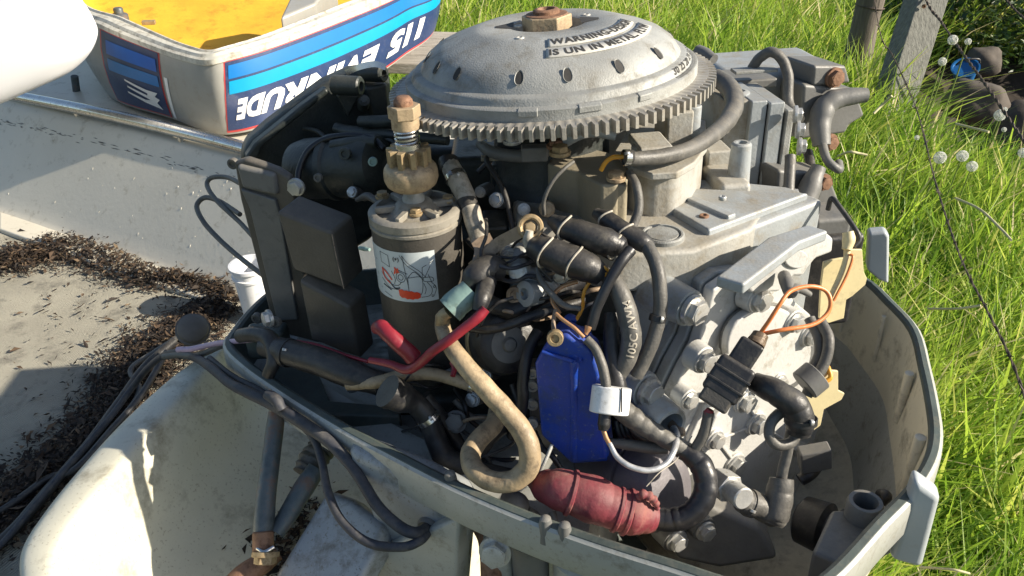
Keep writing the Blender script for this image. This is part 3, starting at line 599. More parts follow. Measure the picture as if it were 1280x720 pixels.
# pale divider and post inside
mb = MB(); a = [P(350, 22, 2.42), P(395, 3, 2.5), P(420, -30, 2.7), P(372, -25, 2.65)]; mb.prism(a, Vector((0, 0, -.1))); mb.build('inner_divider', 'cowl', cowl, bevel=.01)
c = P(148, 14, 2.72); mb = MB(); mb.lathe(c, (0, 0, 1), [(.028, -.05), (.028, -.012), (.024, -.008), (.016, -.006), (.016, .008), (.013, .012)], 24); mb.build('fixing_stud', 'pipe', cowl)
mb = MB(); box8(mb, P(186, 28, 2.6), Vector((.02, .004, 0)), Vector((-.003, .012, 0)), Vector((0, 0, .006))); mb.build('retaining_clip', 'brass', cowl, bevel=.002)
def wrap(name, polys, fn, m, parent, off, nrm=None):
    mb = MB(); vs, fs = polys; mb.add([fn(x, y, off) for x, y in vs], fs); me = mb.build(name, m, parent, ang=180); return me
def gridp(x0, x1, y0, y1, nx=40, ny=4, r=0, ar=1):
    vs = []
    for j in range(ny + 1):
        for i in range(nx + 1):
            x = x0 + (x1 - x0) * i / nx; y = y0 + (y1 - y0) * j / ny; vs.append((x, y))
    return vs, [[j * (nx + 1) + i, j * (nx + 1) + i + 1, (j + 1) * (nx + 1) + i + 1, (j + 1) * (nx + 1) + i] for j in range(ny) for i in range(nx)]
def fit(polys, x0, x1, y0, y1, rot=False):
    vs, fs = polys; a = np.array(vs); lo, hi = a.min(0), a.max(0); a = (a - lo) / (hi - lo)
    if rot: a[:, 0] = 1 - a[:, 0]
    else: a[:, 1] = 1 - a[:, 1]
    return [(x0 + (x1 - x0) * p, y0 + (y1 - y0) * q) for p, q in a], fs
def dense(polys, mx):
    """split long thin faces so a wrapped shape follows the curve"""
    bm = bmesh.new(); V = [bm.verts.new((x, y, 0)) for x, y in polys[0]]
    for f in polys[1]:
        try: bm.faces.new([V[i] for i in f])
        except ValueError: pass
    for _ in range(4):
        L = [e for e in bm.edges if e.calc_length() > mx]
        if not L: break
        bmesh.ops.subdivide_edges(bm, edges=L, cuts=1); bmesh.ops.triangulate(bm, faces=bm.faces)
    bm.verts.index_update(); r = [(v.co.x, v.co.y) for v in bm.verts], [[v.index for v in f.verts] for f in bm.faces]; bm.free(); return r
# long side: x 0..1 maps to control points 4.72..9.0, y 0..1 from rim to bottom
big = lambda x, y, off: CS(4.92 + x * 3.72, .03 + y * .94, off)
dec = wrap('side_decal', gridp(0, 1.12, 0, 1, 60, 4), big, 'redl', cowl, .0012)
wrap('navy_field', gridp(.012, 1.12, .035, .965, 60, 4), big, 'navy', dec, .0022)
wrap('azure_stripe', gridp(.035, 1.12, .08, .25, 60, 2), big, 'sky1', dec, .0032)
wrap('cyan_stripe', gridp(.038, 1.12, .28, .45, 60, 2), big, 'sky2', dec, .0032)
T = flat_text("EVINRUDE", 1, .055, .22, 1.05); wrap('lettering', dense(fit(T, .085, .70, .53, .82, True), .03), big, 'wht', dec, .0036)
T = flat_text("115", 1, .055, .22, .95); wrap('number', dense(fit(T, .74, .93, .50, .83, True), .03), big, 'wht', dec, .0036)
sml = lambda x, y, off: CS(.92 + x * 1.16, .04 + y * .93, off)
dec = wrap('front_decal', gridp(0, 1, 0, 1, 20, 4), sml, 'redl', cowl, .0012)
wrap('navy_field', gridp(.03, .97, .025, .98, 20, 4), sml, 'navy', dec, .0022)
wrap('royal_stripe', gridp(.12, .92, .12, .30, 20, 2), sml, 'roy', dec, .0032)
wrap('azure_stripe', gridp(.12, .92, .36, .52, 20, 2), sml, 'sky1', dec, .0032)
lg = [(0, .02), (.6, .2), (.98, .2), (.84, .42), (1, .5), (.86, .7), (1, .98), (.5, .86), (0, .62), (0, .54), (.5, .7), (.66, .64), (.04, .36), (.04, .28), (.6, .46), (.62, .36), (0, .1)]
wrap('emblem', dense(([(.36 + x * .5, .56 + y * .34) for x, y in lg], [list(range(len(lg)))]), .1), sml, 'wht', dec, .0036)
wrap('white_stripe', gridp(1.05, 1.13, .34, .99, 3, 12), sml, 'wht', cowl, .0012)
# ================================================================== the outboard motor
eng = thing('outboard_motor', FC + K * -.55, 'uncovered grey outboard motor with its flywheel, wiring and starter exposed', 'outboard motor')
def proj(p): q = p - CAM; d = q.dot(FW); return 640 + FPX * q.x / d, 360 - FPX * q.dot(UP) / d, d
def onaxis(p0, ax, v):
    lo, hi = -1., 1.
    for _ in range(50):
        m_ = (lo + hi) / 2
        if proj(p0 + ax * m_)[1] > v: lo = m_
        else: hi = m_
    return p0 + ax * lo
def slab(mb, corner, wv, dv, h): return mb.prism([corner, corner + wv, corner + wv + dv, corner + dv], -K * h)
def planp(mb, uvs, h, th, taper=1): return mb.prism([H(u, v, h) for u, v in uvs], -K * th, taper)
BK = upright((0, 1, 0))                                            # away from the camera, level
RT = upright((1, 0, 0))

# ---- flywheel
fr = E1 * math.cos(0) ; fdir = upright((0, -1, 0)); sdir = fdir.cross(K) * -1
KF = (K + Vector((-.045, 0, 0))).normalized(); fdir = (fdir - KF * fdir.dot(KF)).normalized()
def fly(r, a, h): return FC + (fdir * math.cos(a) + RTF * math.sin(a)) * r + KF * h
RTF = KF.cross(fdir); RTF = RTF if RTF.x > 0 else -RTF
SLP = [(.1605, .0155), (.1590, .0166), (.1560, .0170), (.1535, .0176), (.1518, .0205), (.1508, .0235), (.1490, .0248), (.1450, .0254), (.1420, .0262), (.1395, .0302), (.1340, .0385), (.1240, .0455), (.1120, .0508), (.0980, .0553), (.0860, .0592), (.0790, .0612), (.0760, .0618), (.0720, .0620), (.042, .0620)]
PROF = [(.060, -.02), (.100, -.02), (.160, -.006), (.1605, -.004), (.1603, .0060)] + SLP + [(.0395, .0605), (.039, .055), (.036, .045), (.030, .043)]
mb = MB(); mb.lathe(FC, KF, PROF, 128)
flw = mb.build('flywheel', 'alu', eng, ang=42)
def prof_h(r):
    for (r0, h0), (r1, h1) in zip(SLP, SLP[1:]):
        if r1 <= r <= r0: return h0 + (h1 - h0) * (r0 - r) / (r0 - r1)
    return .062
NT = 110; mb = MB(); ri, ro = .1722, .1802; vs = []; hb, ht = -.0078, .0048
pat = [(0, ri), (.22, ri), (.34, ro), (.68, ro), (.82, ri)]
out = [(2 * math.pi * (k + f) / NT, r) for k in range(NT) for f, r in pat]; n = len(out)
for a, r in out: vs += [fly(.158, a, hb), fly(r, a, hb), fly(r, a, ht - (.0012 if r == ro else 0)), fly(.158, a, ht)]
fs = []
for i in range(n):
    j = (i + 1) % n
    for q in range(4): q2 = (q + 1) % 4; fs.append([4 * i + q, 4 * j + q, 4 * j + q2, 4 * i + q2])
mb.add(vs, fs); mb.build('ring_gear', 'ring', flw, ang=25)
# slots through the dome (flat dark ovals painting the shade inside them)
for a in (-64, -47, -16, 4, 27, 52, 92, 125, 155, 185, 215, 245, 275):
    a = R_(a) + .03; c0 = fly(.134, a, prof_h(.134)); rad = (fdir * math.cos(a) + RTF * math.sin(a)); tn = RTF * math.cos(a) - fdir * math.sin(a)
    sl = (fly(.130, a, prof_h(.130)) - fly(.139, a, prof_h(.139))).normalized(); nn = tn.cross(sl); nn = nn if nn.dot(KF) > 0 else -nn
    mb = MB(); el = [c0 + tn * .0040 * math.cos(t) + sl * (.0055 * math.sin(t) + (.003 * math.sin(t) if math.sin(t) > 0 else 0)) * (1) + nn * .0003 for t in [2 * math.pi * i / 20 for i in range(20)]]
    q = [c0 + (p - c0) * 1.12 + nn * .0005 for p in el]; dn = [p - nn * .0006 for p in el]
    mb.add(el, [list(range(20))]); mb.build('slot', 'ink', flw)
    mb = MB(); mb.add(q + el, [[i, (i + 1) % 20, 20 + (i + 1) % 20, 20 + i] for i in range(20)]); mb.build('slot_rim', 'alu', flw, ang=80)
# hub keyway recess, its shade painted as flat dark quads, and nut
c = FC + KF * .0625
for s in (-1, 1):
    mb = MB(); q = [c + RTF * s * .036 + fdir * .016, c + RTF * s * .056 + fdir * .004, c + RTF * s * .056 - fdir * .004, c + RTF * s * .036 - fdir * .016]; mb.add(q, [[0, 1, 2, 3]]); mb.build('hub_slot', 'ink', flw)
mb = MB(); a0 = .38; hx = [fly(.0275, a0 + i * math.pi / 3, .044) for i in range(6)]; mb.prism(hx, KF * .027)
nut = mb.build('flywheel_nut', 'tan', flw, bevel=.0015)
mb = MB(); mb.lathe(FC + KF * .0705, KF, [(.023, 0), (.0225, .0015), (.017, .002)], 32); mb.lathe(FC + KF * .071, KF, [(.0145, 0), (.0145, .0045), (.0125, .006), (.0095, .0062), (.008, .001)], 32)
mb.build('shaft_end', 'rust', flw)
for u, v in ((648, 33), (733, 19), (650, 48)):
    p = PL(u, v, FC + KF * .062, KF); mb = MB(); mb.lathe(p, KF, [(.0045, 0), (.0042, .0012), (.0028, .0014), (.0024, -.001)], 16); mb.build('boss', 'padm', flw)
# notches in the flywheel edge
for u, v in ((658, 140),): pass
# raised warning pads; flat dark letters paint in the shade of recesses
def arcp(r0, r1, a0, a1, n=40, off=.0006):
    vs = []; 
    for i in range(n + 1):
        a = a0 + (a1 - a0) * i / n
        for r in (r0, (r0 + r1) / 2, r1): vs.append(fly(r, a, prof_h(r) + off))
    return vs, [[3 * i + j, 3 * i + j + 1, 3 * (i + 1) + j + 1, 3 * (i + 1) + j] for i in range(n) for j in range(2)]
def arctext(s, r0, r1, a0, a1, name, off=.0014, m='ink'):
    vs, fs = dense(flat_text(s, 1, .035, 0, 1.12), .25); a = np.array(vs); lo, hi = a.min(0), a.max(0); a = (a - lo) / (hi - lo)
    mb = MB(); mb.add([fly(r1 + (r0 - r1) * y, a0 + (a1 - a0) * x, prof_h(r1 + (r0 - r1) * y) + off) for x, y in a], fs); return mb.build(name, m, flw, ang=180)
for s, r0, r1, a0, a1 in (("WARNING-DESIGN", .0800, .0905, .0, 1.38), ("IS UN IN METAL. FLYW", .0985, .1090, -.02, 1.42)):
    vs, fs = arcp(r0 - .002, r1 + .002, a0 - .03, a1 + .03, off=.0007); mb = MB(); mb.add(vs, fs); o = mb.build('lettering_pad', 'padm', flw, ang=60)
    sm = o.modifiers.new('thick', 'SOLIDIFY'); sm.thickness = .0016; sm.offset = 0
    arctext(s, r0, r1, a0, a1, 'lettering', off=.0019)
arctext("30 25 20 15 10 5 0", .1492, .1530, .93, 1.62, 'timing_numbers', .0008)
mb = MB()
for i in range(36):
    a = .93 + .70 * i / 35; l = .008 if i % 5 == 0 else .0055
    q = [fly(.1600 - l, a - .0035, .0), fly(.1600, a - .0035, 0), fly(.1600, a + .0035, 0), fly(.1600 - l, a + .0035, 0)]
    mb.add([p + KF * (prof_h(.1575) + .0010) for p in q], [[0, 1, 2, 3]])
mb.build('timing_marks', 'ink', flw)
for a, w_, m_ in ((-.17, .06, 'alu'), (.57, .05, 'alu'), (.2, .07, 'alu')):      # cast lugs on the flywheel edge
    mb = MB(); vs = [fly(r, a + x * w_, h) for x in (-1, 1) for r, h in ((.157, .010), (.1622, .010), (.1622, .0158), (.157, .0185))]
    mb.add(vs, [[0, 1, 2, 3], [4, 7, 6, 5], [0, 4, 5, 1], [1, 5, 6, 2], [2, 6, 7, 3], [3, 7, 4, 0]]); mb.build('edge_lug', m_, flw, bevel=.001)

# ---- starter motor
SP = P(518, 258, .836); sr = .0475
st = MB(); top = SP; bot = onaxis(SP, K, 450)
L_ = (top - bot).length; st.lathe(bot, K, [(.04, -.01), (sr, 0), (sr, L_ - .0165)], 64); st_o = st.build('starter_motor', 'box', eng)
mb = MB(); mb.lathe(top - K * .0165, K, [(sr - .001, 0), (sr + .0012, .001), (sr + .0012, .004), (sr - .0002, .005), (sr - .0002, .006), (sr + .0012, .007), (sr + .0012, .014), (sr - .002, .0165), (.041, .017), (.039, .012), (.030, .0115), (.026, .013), (.018, .022), (.012, .024)], 64)
cap = mb.build('end_cap', 'stcap', st_o)
for k in range(6):
    a = k * math.pi / 3 + .2; d = RT * math.cos(a) + BK * math.sin(a); s = RT * -math.sin(a) + BK * math.cos(a)
    mb = MB(); c = top + K * -.003; mb.prism([c + d * .010 - s * .004, c + d * .041 - s * .0025, c + d * .041 + s * .0025, c + d * .010 + s * .004], K * .007, 1); mb.build('cap_rib', 'stcap', st_o, bevel=.001)
for u, v in ((520, 267), (560, 251), (478, 246)): bolt(st_o, PL(u, v, top, K) + K * .001, K, .0062, 'brass')
def axl(prof, m, name, seg=40, par=None):          # stacked along the starter axis: (v in the photo, radius px)
    mb = MB(); b0 = onaxis(SP, K, prof[0][0]); q = []
    for v, r in prof: p = onaxis(SP, K, v); q.append((r * proj(p)[2] / FPX, (p - b0).dot(K)))
    mb.lathe(b0, K, q, seg); return mb.build(name, m, par or st_o, ang=35)
axl([(262, 14), (246, 14), (240, 11), (236, 11)], 'alu', 'neck')
axl([(236, 10), (233, 26), (229, 31), (222, 34), (214, 34), (209, 33), (205, 30), (203, 26), (202, 22)], 'tan', 'clutch_cup')
pc = onaxis(SP, K, 204); pt_ = onaxis(SP, K, 184); mb = MB(); vs = []; nt = 10
for i in range(nt):
    for f, r in ((-.26, .0155), (-.11, .0225), (.11, .0225), (.26, .0155)): a = (i + f * 1.7) * 2 * math.pi / nt; vs.append((RT * math.cos(a) + BK * math.sin(a)) * r)
mb.prism([pc + v for v in vs], pt_ - pc); mb.build('pinion_gear', 'brass', st_o, bevel=.0007)
axl([(186, 17), (178, 16), (176, 10), (160, 10)], 'steel', 'shaft')
mb = MB(); p0, p1 = onaxis(SP, K, 180), onaxis(SP, K, 160)
tube_mb(mb, [p0.lerp(p1, i / 48) + (RT * math.cos(i * .55) + BK * math.sin(i * .55)) * .0115 for i in range(49)], .0014, 2, 6); mb.build('spring', 'steel', st_o)
axl([(161, 13), (160, 17.5), (147, 17.5), (146, 15)], 'tan', 'collar')
p0, p1 = onaxis(SP, K, 147), onaxis(SP, K, 131); mb = MB(); mb.prism([p0 + (RT * math.cos(i * math.pi / 3 + .2) + BK * math.sin(i * math.pi / 3 + .2)) * .0165 for i in range(6)], p1 - p0); mb.build('lock_nut', 'tan', st_o, bevel=.0012)
axl([(132, 12), (130, 12.5), (125, 12), (121, 9), (120, 6)], 'rust', 'shaft_tip')
# sticker on the starter
la0, la1 = R_(-80), R_(27); lt, lb_ = -.030, -.088
def lab(x, y, off):
    a = la0 + (la1 - la0) * x; h = lt + (lb_ - lt) * y; d = RT * math.sin(a) - BK * math.cos(a); return top + K * h + d * (sr + .0004 + off)
def labw(name, polys, m, par, off): mb = MB(); mb.add([lab(x, y, off) for x, y in polys[0]], polys[1]); return mb.build(name, m, par, ang=180)
stk = labw('sticker', gridp(0, 1, 0, 1, 30, 2), 'paper', st_o, 0)
def strokes(L, wd, name, m, off=.0004):
    vs = []; fs = []; asp = 1.75
    for pts in L:
        q = [Vector((x * asp, y, 0)) for x, y in pts]; q = crom(q, 5) if len(q) > 2 else q
        v, f = ribbon([(p.x, p.y) for p in q], wd); o = len(vs); vs += [(x / asp, y) for x, y in v]; fs += [[i + o for i in g] for g in f]
    return labw(name, (vs, fs), m, stk, off)
circ = lambda x, y, r, n=10: [(x + r * math.cos(i * 2 * math.pi / n) / 1.75, y + r * math.sin(i * 2 * math.pi / n)) for i in range(n + 1)]
strokes([[(.30, .08), (.43, .10)], [(.43, .10), (.44, .33)], [(.44, .33), (.31, .28)], [(.31, .28), (.30, .08)], [(.62, .06), (.68, .2), (.8, .36), (.87, .5)], [(.59, .06), (.66, .24), (.78, .4), (.84, .55)], [(.66, .5), (.67, .82), (.8, .84), (.82, .5), (.66, .5)], [(.66, .5), (.74, .38), (.82, .5)],
         circ(.575, .5, .10), circ(.575, .5, .055), [(.84, .3), (.98, .2)], [(.84, .3), (.83, .5)], [(.86, .5), (.93, .3)], [(.84, .5), (.94, .52), (.95, .6), (.85, .58), (.84, .5)], [(.88, .6), (.93, .75), (.9, .88), (.8, .9)], [(.92, .6), (.98, .74), (.95, .9)], [(.84, .62), (.86, .74), (.84, .84)], circ(.96, .72, .022), circ(.93, .9, .02),
         [(.28, .5), (.4, .66), (.52, .68), (.58, .6)], [(.28, .62), (.4, .76), (.54, .76)], [(.3, .9), (.42, .95)], [(.02, .2), (.2, .3)], [(.05, .5), (.2, .6)], [(.9, .45), (.93, .6)], [(.62, .06), (.64, .4), (.66, .7)], [(.05, .75), (.25, .85)], [(.46, .4), (.5, .55), (.48, .66)], [(.56, .36), (.66, .42)]], .011, 'diagram', 'ink')
strokes([[(.40, .62), (.48, .74), (.55, .72)], [(.3, .74), (.42, .8)]], .026, 'diagram_thick', 'ink', .0005)
strokes([[(.31, .40), (.33, .56), (.42, .66)], [(.31, .40), (.38, .46), (.45, .58)], [(.51, .32), (.56, .40)], [(.52, .34), (.5, .44)], [(.55, .33), (.53, .42)]], .032, 'red_cable_print', 'redp', .0006)
rb_ = [(.53, .76), (.575, .74), (.60, .765), (.63, .755), (.66, .775), (.69, .765), (.72, .79), (.755, .785), (.79, .82), (.79, .90), (.755, .93), (.72, .925), (.70, .945), (.66, .93), (.63, .94), (.60, .915), (.565, .92), (.535, .88)]
labw('red_boot_print', dense((rb_, [list(range(len(rb_)))]), .05), 'redp', stk, .0006)
labw('plus_sign', fit(flat_text("(+)", 1, .03), .50, .58, .10, .20), 'ink', stk, .0008)
tube('ground_strap', [(450, 310, .80), (456, 311, .79), (462, 312, .785)], [2.5, 3, 2], 'teal', st_o)

# ---- lower pan
PO = [((277, 432), .09), ((300, 458), .09), ((345, 490), .09), ((420, 537), .09), ((490, 575), .085), ((560, 611), .085), ((630, 642), .085), ((700, 669), .12), ((770, 693), .17), ((840, 715), .24), ((900, 735), .29), ((960, 752), .30), ((1015, 748), .30), ((1060, 716), .29), ((1110, 660), .27), ((1150, 618), .25), ((1174, 580), .24), ((1181, 545), .24), ((1176, 505), .24), ((1166, 460), .24), ((1152, 412), .24), ((1120, 376), .23), ((1085, 346), .22), ((1030, 330), .2), ((900, 322), .16), ((750, 322), .12), ((600, 325), .09), ((470, 334), .09), ((390, 344), .09), ((340, 360), .09), ((312, 382), .09), ((290, 408), .09)]
n0 = len(PO); base = [H(u, v, -.30) for (u, v), _ in PO]; rim = []; dep = []
for i in range(n0):
    a, b, c, d = base[i - 1], base[i], base[(i + 1) % n0], base[(i + 2) % n0]
    for k in range(4):
        t = k / 4; rim.append(.5 * ((2 * b) + (c - a) * t + (2 * a - 5 * b + 4 * c - d) * t * t + (3 * b - a - 3 * c + d) * t ** 3)); dep.append(PO[i][1] * (1 - t) + PO[(i + 1) % n0][1] * t)
nr = len(rim); inn = []
for i in range(nr):
    t = (rim[(i + 1) % nr] - rim[i - 1]).normalized(); q = K.cross(t); inn.append(q)
cen = sum(rim, Vector()) / nr
if inn[0].dot(cen - rim[0]) < 0: inn = [-q for q in inn]
prf = [(1, .10, 1.05), (1, .05, .85), (1, .035, .55), (1, .022, .40), (0, .014, .050), (0, .004, .046), (0, .0, .040), (0, 0, .010), (0, .001, .002), (0, .004, .0), (2, .0045, -.001), (2, .010, -.002), (2, .0135, .0), (2, .0145, .004), (1.0001, .016, .05), (1.0001, .03, .6), (1.0001, .05, .85), (1.0001, .085, .93), (1.0001, .15, .95)]
mb = MB(); rows = []
for kd, ins, dz in prf:
    rr_ = []
    for i in range(nr):
        D = dep[i]; dd = dz * D if kd in (1, 1.0001) else dz
        if kd == 1 and D < .13: dd = min(dd, .05) ; ins_ = ins * 1.6 + .035
        else: ins_ = ins
        if kd == 1.0001 and ins == .016: dd = .02
        rr_.append(rim[i] + inn[i] * ins_ - K * dd)
    rows.append(rr_)
mi = [0] * 9 + [2] * 4 + [1] * 6
for j in range(len(rows) - 1):
    mb.cur = mi[j] if j < len(mi) else 1
    o_ = len(mb.v) if False else None
vsl = [p for r in rows for p in r]; mb.add(vsl, [[j * nr + i, j * nr + (i + 1) % nr, (j + 1) * nr + (i + 1) % nr, (j + 1) * nr + i] for j in range(len(rows) - 1) for i in range(nr)])
for j in range(len(rows) - 1):
    for i in range(nr): mb.m[j * nr + i] = 2 if (mi[j] == 1 and dep[i] < .15) else mi[j]  # inside of the shallow end takes the dark gasket colour
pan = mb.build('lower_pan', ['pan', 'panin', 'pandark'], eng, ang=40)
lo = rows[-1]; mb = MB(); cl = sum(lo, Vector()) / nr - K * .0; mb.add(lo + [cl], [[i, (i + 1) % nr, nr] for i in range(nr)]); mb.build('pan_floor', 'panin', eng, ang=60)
# ribs, studs and tubes inside the pan
def onwall(u, v, h): return H(u, v, h)
for (u0, v0), (u1, v1), r in (((1137, 466), (1126, 512), 7), ((1150, 470), (1132, 500), 3), ((1151, 546), (1130, 590), 8), ((1105, 395), (1090, 425), 4), ((1060, 360), (1058, 400), 4)):
    a = H(u0, v0, -.325); a = a + (CAM - a).normalized() * .03; b = a - K * .07; mb = MB(); mb.cyl(a, b, r * .00075); mb.build('pan_post', 'panin', pan)
for u, v, h in ((438, 470, -.31), (470, 545, -.36), (563, 598, -.30), (682, 655, -.30), (706, 663, -.30)):
    a = H(u, v, h); mb = MB(); mb.lathe(a - K * .02, K, [(.007, 0), (.0065, .02), (.005, .027), (.002, .029)], 16); mb.build('pan_stud', 'grey', pan)
mb = MB(); plate(mb, [(395, 518), (515, 518), (540, 560), (520, 600), (470, 572), (415, 540)], H(470, 545, -.345), K, .006); mb.build('pan_shelf', 'grey', pan, bevel=.002)
mb = MB(); plate(mb, [(340, 470), (350, 450), (400, 470), (412, 500), (500, 508), (500, 520), (405, 518), (380, 500)], H(400, 480, -.325), K, .02); mb.build('pan_web', 'pandark', pan, bevel=.003)
# latch pads and mounts on the rim
def padbox(name, uvs, d, nrm, th, m, par, bev=.006):
    mb = MB(); mb.prism([PL(u, v, P(uvs[0][0], uvs[0][1], d), upright(nrm)) for u, v in uvs], -upright(nrm) * th); return mb.build(name, m, par, bevel=bev, seg=4)
padbox('latch_pad', [(1143, 600), (1177, 624), (1153, 713), (1112, 701)], .715, (-.25, -.85, 0), .022, 'pad', pan, .007)
padbox('latch_pad', [(1086, 292), (1108, 290), (1112, 296), (1111, 356), (1098, 350), (1084, 338)], 1.02, (-.2, -.9, 0), .02, 'pad', pan, .004)
padbox('latch_link', [(1118, 640), (1142, 622), (1120, 690), (1098, 700)], .775, (-.3, -.8, 0), .02, 'grey', pan, .003)
mb = MB(); planp(mb, [(1040, 636), (1098, 640), (1105, 662), (1066, 712), (1015, 690)], -.335, .05); mb.build('mount_block', 'grey', pan, bevel=.004)
c = H(1080, 636, -.325); mb = MB(); mb.lathe(c - K * .02, K, [(.016, 0), (.0165, .026), (.0150, .030), (.0115, .030), (.010, .024), (.010, .004)], 32); mb.build('mount_ring', 'grey', pan)
mb = MB(); c = P(1018, 655, .86); d = (P(1050, 668, .84) - c); mb.lathe(c - d * .6, d, [(.020, 0), (.026, .004), (.028, .03), (.021, .034), (.020, .040), (.027, .043), (.027, .047), (.020, .050)], 28); mb.build('rubber_mount', 'rub', pan)
tube('pan_clip', [(1100, 618, .84), (1107, 620, .83), (1102, 630, .83)], [7, 8, 5], 'rub', pan)

# ---- engine block
FB0 = upright((-.25, .95, 0))
mb = MB(); planp(mb, [(640, 250), (650, 290), (700, 300), (770, 318), (868, 312), (940, 285), (960, 262), (900, 235), (700, 215)], -.118, .045); blk = mb.build('engine_block', 'cast', eng, bevel=.006)
mb = MB(); mb.lathe(FC - K * .128, K, [(.08, 0), (.072, .012), (.068, .02), (.066, .080), (.07, .083), (.07, .095), (.05, .095)], 64); mb.build('crankcase_housing', 'plas', blk)
mb = MB(); planp(mb, [(770, 190), (790, 206), (815, 214), (845, 212), (866, 200), (880, 180), (880, 150), (800, 140)], -.066, .065); mb.build('crankcase_housing', 'cast', blk, bevel=.008)
mb = MB(); planp(mb, [(768, 188), (790, 208), (815, 217), (847, 215), (869, 202), (884, 182), (882, 150), (800, 138)], -.062, .008); mb.build('housing_lip', 'cast', blk, bevel=.002)
mb = MB(); c = H(828, 297, -.118); mb.lathe(c, K, [(.022, -.002), (.022, .004), (.0205, .0055), (.0185, .0055), (.0180, .003), (.0165, .003), (.0155, .005), (.004, .0055)], 40); mb.build('core_plug', 'alu', blk)
mb = MB(); mb.prism([p + FB0 * .035 - K * .04 for p in [H(640, 250, -.118), H(650, 288, -.118), H(700, 298, -.118), H(760, 312, -.118), H(850, 305, -.118), H(940, 275, -.118), H(900, 235, -.118)]], -K * .22); mb.build('block_body', 'blk', blk, bevel=.006)
# near cylinder bank and its head
HN = upright((.55, -.83, 0)); HP = P(1000, 300, .80)
def hp(u, v, off=0): return PL(u, v, HP + HN * off, HN)
mb = MB(); TD = HN.cross(K); TD = TD if TD.x > 0 else -TD
def hl(u, h=-.120, off=-.046):      # point of the joint line at height h seen at column u
    q = HP + HN * off; q = q + K * ((FC + K * h - q).dot(K)); lo_, hi_ = -.5, .5
    for _ in range(50):
        m_ = (lo_ + hi_) / 2
        if proj(q + TD * m_)[0] < u: lo_ = m_
        else: hi_ = m_
    return q + TD * lo_
q0, q1 = hl(893), hl(1030); tp = [q0, q1, q1 - HN * .05, q1 - HN * .12 - TD * .05, q0 - HN * .20 + TD * .02]; mb.prism(tp, -K * .33); bank = mb.build('cylinder_bank', 'blk', eng, bevel=.006)
head_out = [(897, 400), (905, 368), (925, 354), (950, 350), (978, 352), (1000, 372), (1012, 385), (1030, 400), (1048, 440), (1046, 520), (1020, 590), (1000, 650), (965, 690), (905, 705), (862, 672), (838, 612), (832, 570), (842, 535), (850, 505), (866, 472), (884, 440)]
def grow(L, f, du=0, dv=0): cu = sum(x for x, _ in L) / len(L); cv = sum(y for _, y in L) / len(L); return [(cu + (x - cu) * f + du, cv + (y - cv) * f + dv) for x, y in L]
for off, th, f, m, nm in ((-.046, .014, 1.0, 'blk', 'bank_flange'), (-.030, .014, 1.0, 'blk', 'joint_flange'), (-.014, .014, .985, 'head', 'cylinder_head')):
    mb = MB(); mb.prism([hp(u, v) + HN * off for u, v in grow(head_out, f)], -HN * th); o = mb.build(nm, m, eng, bevel=.003)
    if nm == 'cylinder_head': head = o
def hplate(uvs, off, th, m, name, bev=.003, par=None): mb = MB(); mb.prism([PL(u, v, HP + HN * off, HN) for u, v in uvs], -HN * th); return mb.build(name, m, par or head, bevel=bev, seg=3)
def ell(cu, cv, a, b, n=28, t0=0): return [(cu + a * math.cos(2 * math.pi * i / n), cv + b * math.sin(2 * math.pi * i / n)) for i in range(n)]
hplate([(912, 405), (950, 388), (1000, 394), (1030, 428), (1036, 500), (1015, 560), (985, 628), (948, 662), (905, 668), (872, 632), (858, 588), (862, 548), (884, 500), (897, 450)], -.008, .008, 'head', 'water_cover', .003)
hplate(ell(962, 437, 57, 57, 40), -.004, .008, 'grey', 'cover_groove', .001)
hplate(ell(962, 437, 53, 53, 40), .001, .010, 'head', 'round_cover', .003)
hplate([(895, 520), (930, 492), (975, 490), (1003, 520), (1005, 570), (985, 620), (945, 648), (905, 640), (880, 600), (880, 555)], .000, .009, 'head', 'lower_cover', .003)
for a, b in (((870, 500), (932, 502)), ((932, 502), (946, 529)), ((896, 549), (946, 529)), ((920, 581), (896, 549)), ((881, 451), (925, 440)), ((946, 529), (994, 558))):
    A, B = hp(*a) , hp(*b); d = (B - A).normalized(); s = d.cross(HN) * .0016; mb = MB(); mb.prism([A - s - HN * .002, B - s - HN * .002, B + s - HN * .002, A + s - HN * .002], HN * .0048); mb.build('cast_rib', 'head', head, bevel=.001)
for u, v, r in ((949, 374, 13), (881, 451, 12), (932, 502, 12), (946, 530, 12), (920, 581, 12), (895, 550, 10), (994, 403, 11), (1014, 418, 13), (994, 558, 12), (975, 478, 9), (880, 632, 10), (950, 655, 10), (1020, 520, 10), (862, 500, 9)):
    p = PL(u, v, HP + HN * .004, HN); mb = MB(); mb.lathe(p - HN * .016, HN, [(r * .00130, 0), (r * .00122, .0145), (r * .0011, .0155)], 24); mb.build('bolt_boss', 'head', head); bolt(head, p, HN, r * .00088)
bsn = upright((-.5, -.86, 0)); bp0 = hp(893, 400) - HN * .050
mb = MB(); mb.prism([PL(u, v, bp0, bsn) for u, v in ((806, 348), (830, 352), (903, 366), (892, 402), (866, 456), (846, 500), (838, 545), (806, 540), (780, 500), (768, 430), (782, 372))], -bsn * .04); mb.build('block_side', 'blk', bank, bevel=.006)
for L3 in (((832, 372), (800, 480)), ((850, 420), (822, 500))):
    A, B = [PL(u, v, bp0 + bsn * .001, bsn) for u, v in L3]; d = (B - A).normalized(); s = d.cross(bsn) * .003; mb = MB(); mb.prism([A - s, B - s, B + s, A + s], bsn * .005); mb.build('side_rib', 'blk', bank, bevel=.0015)
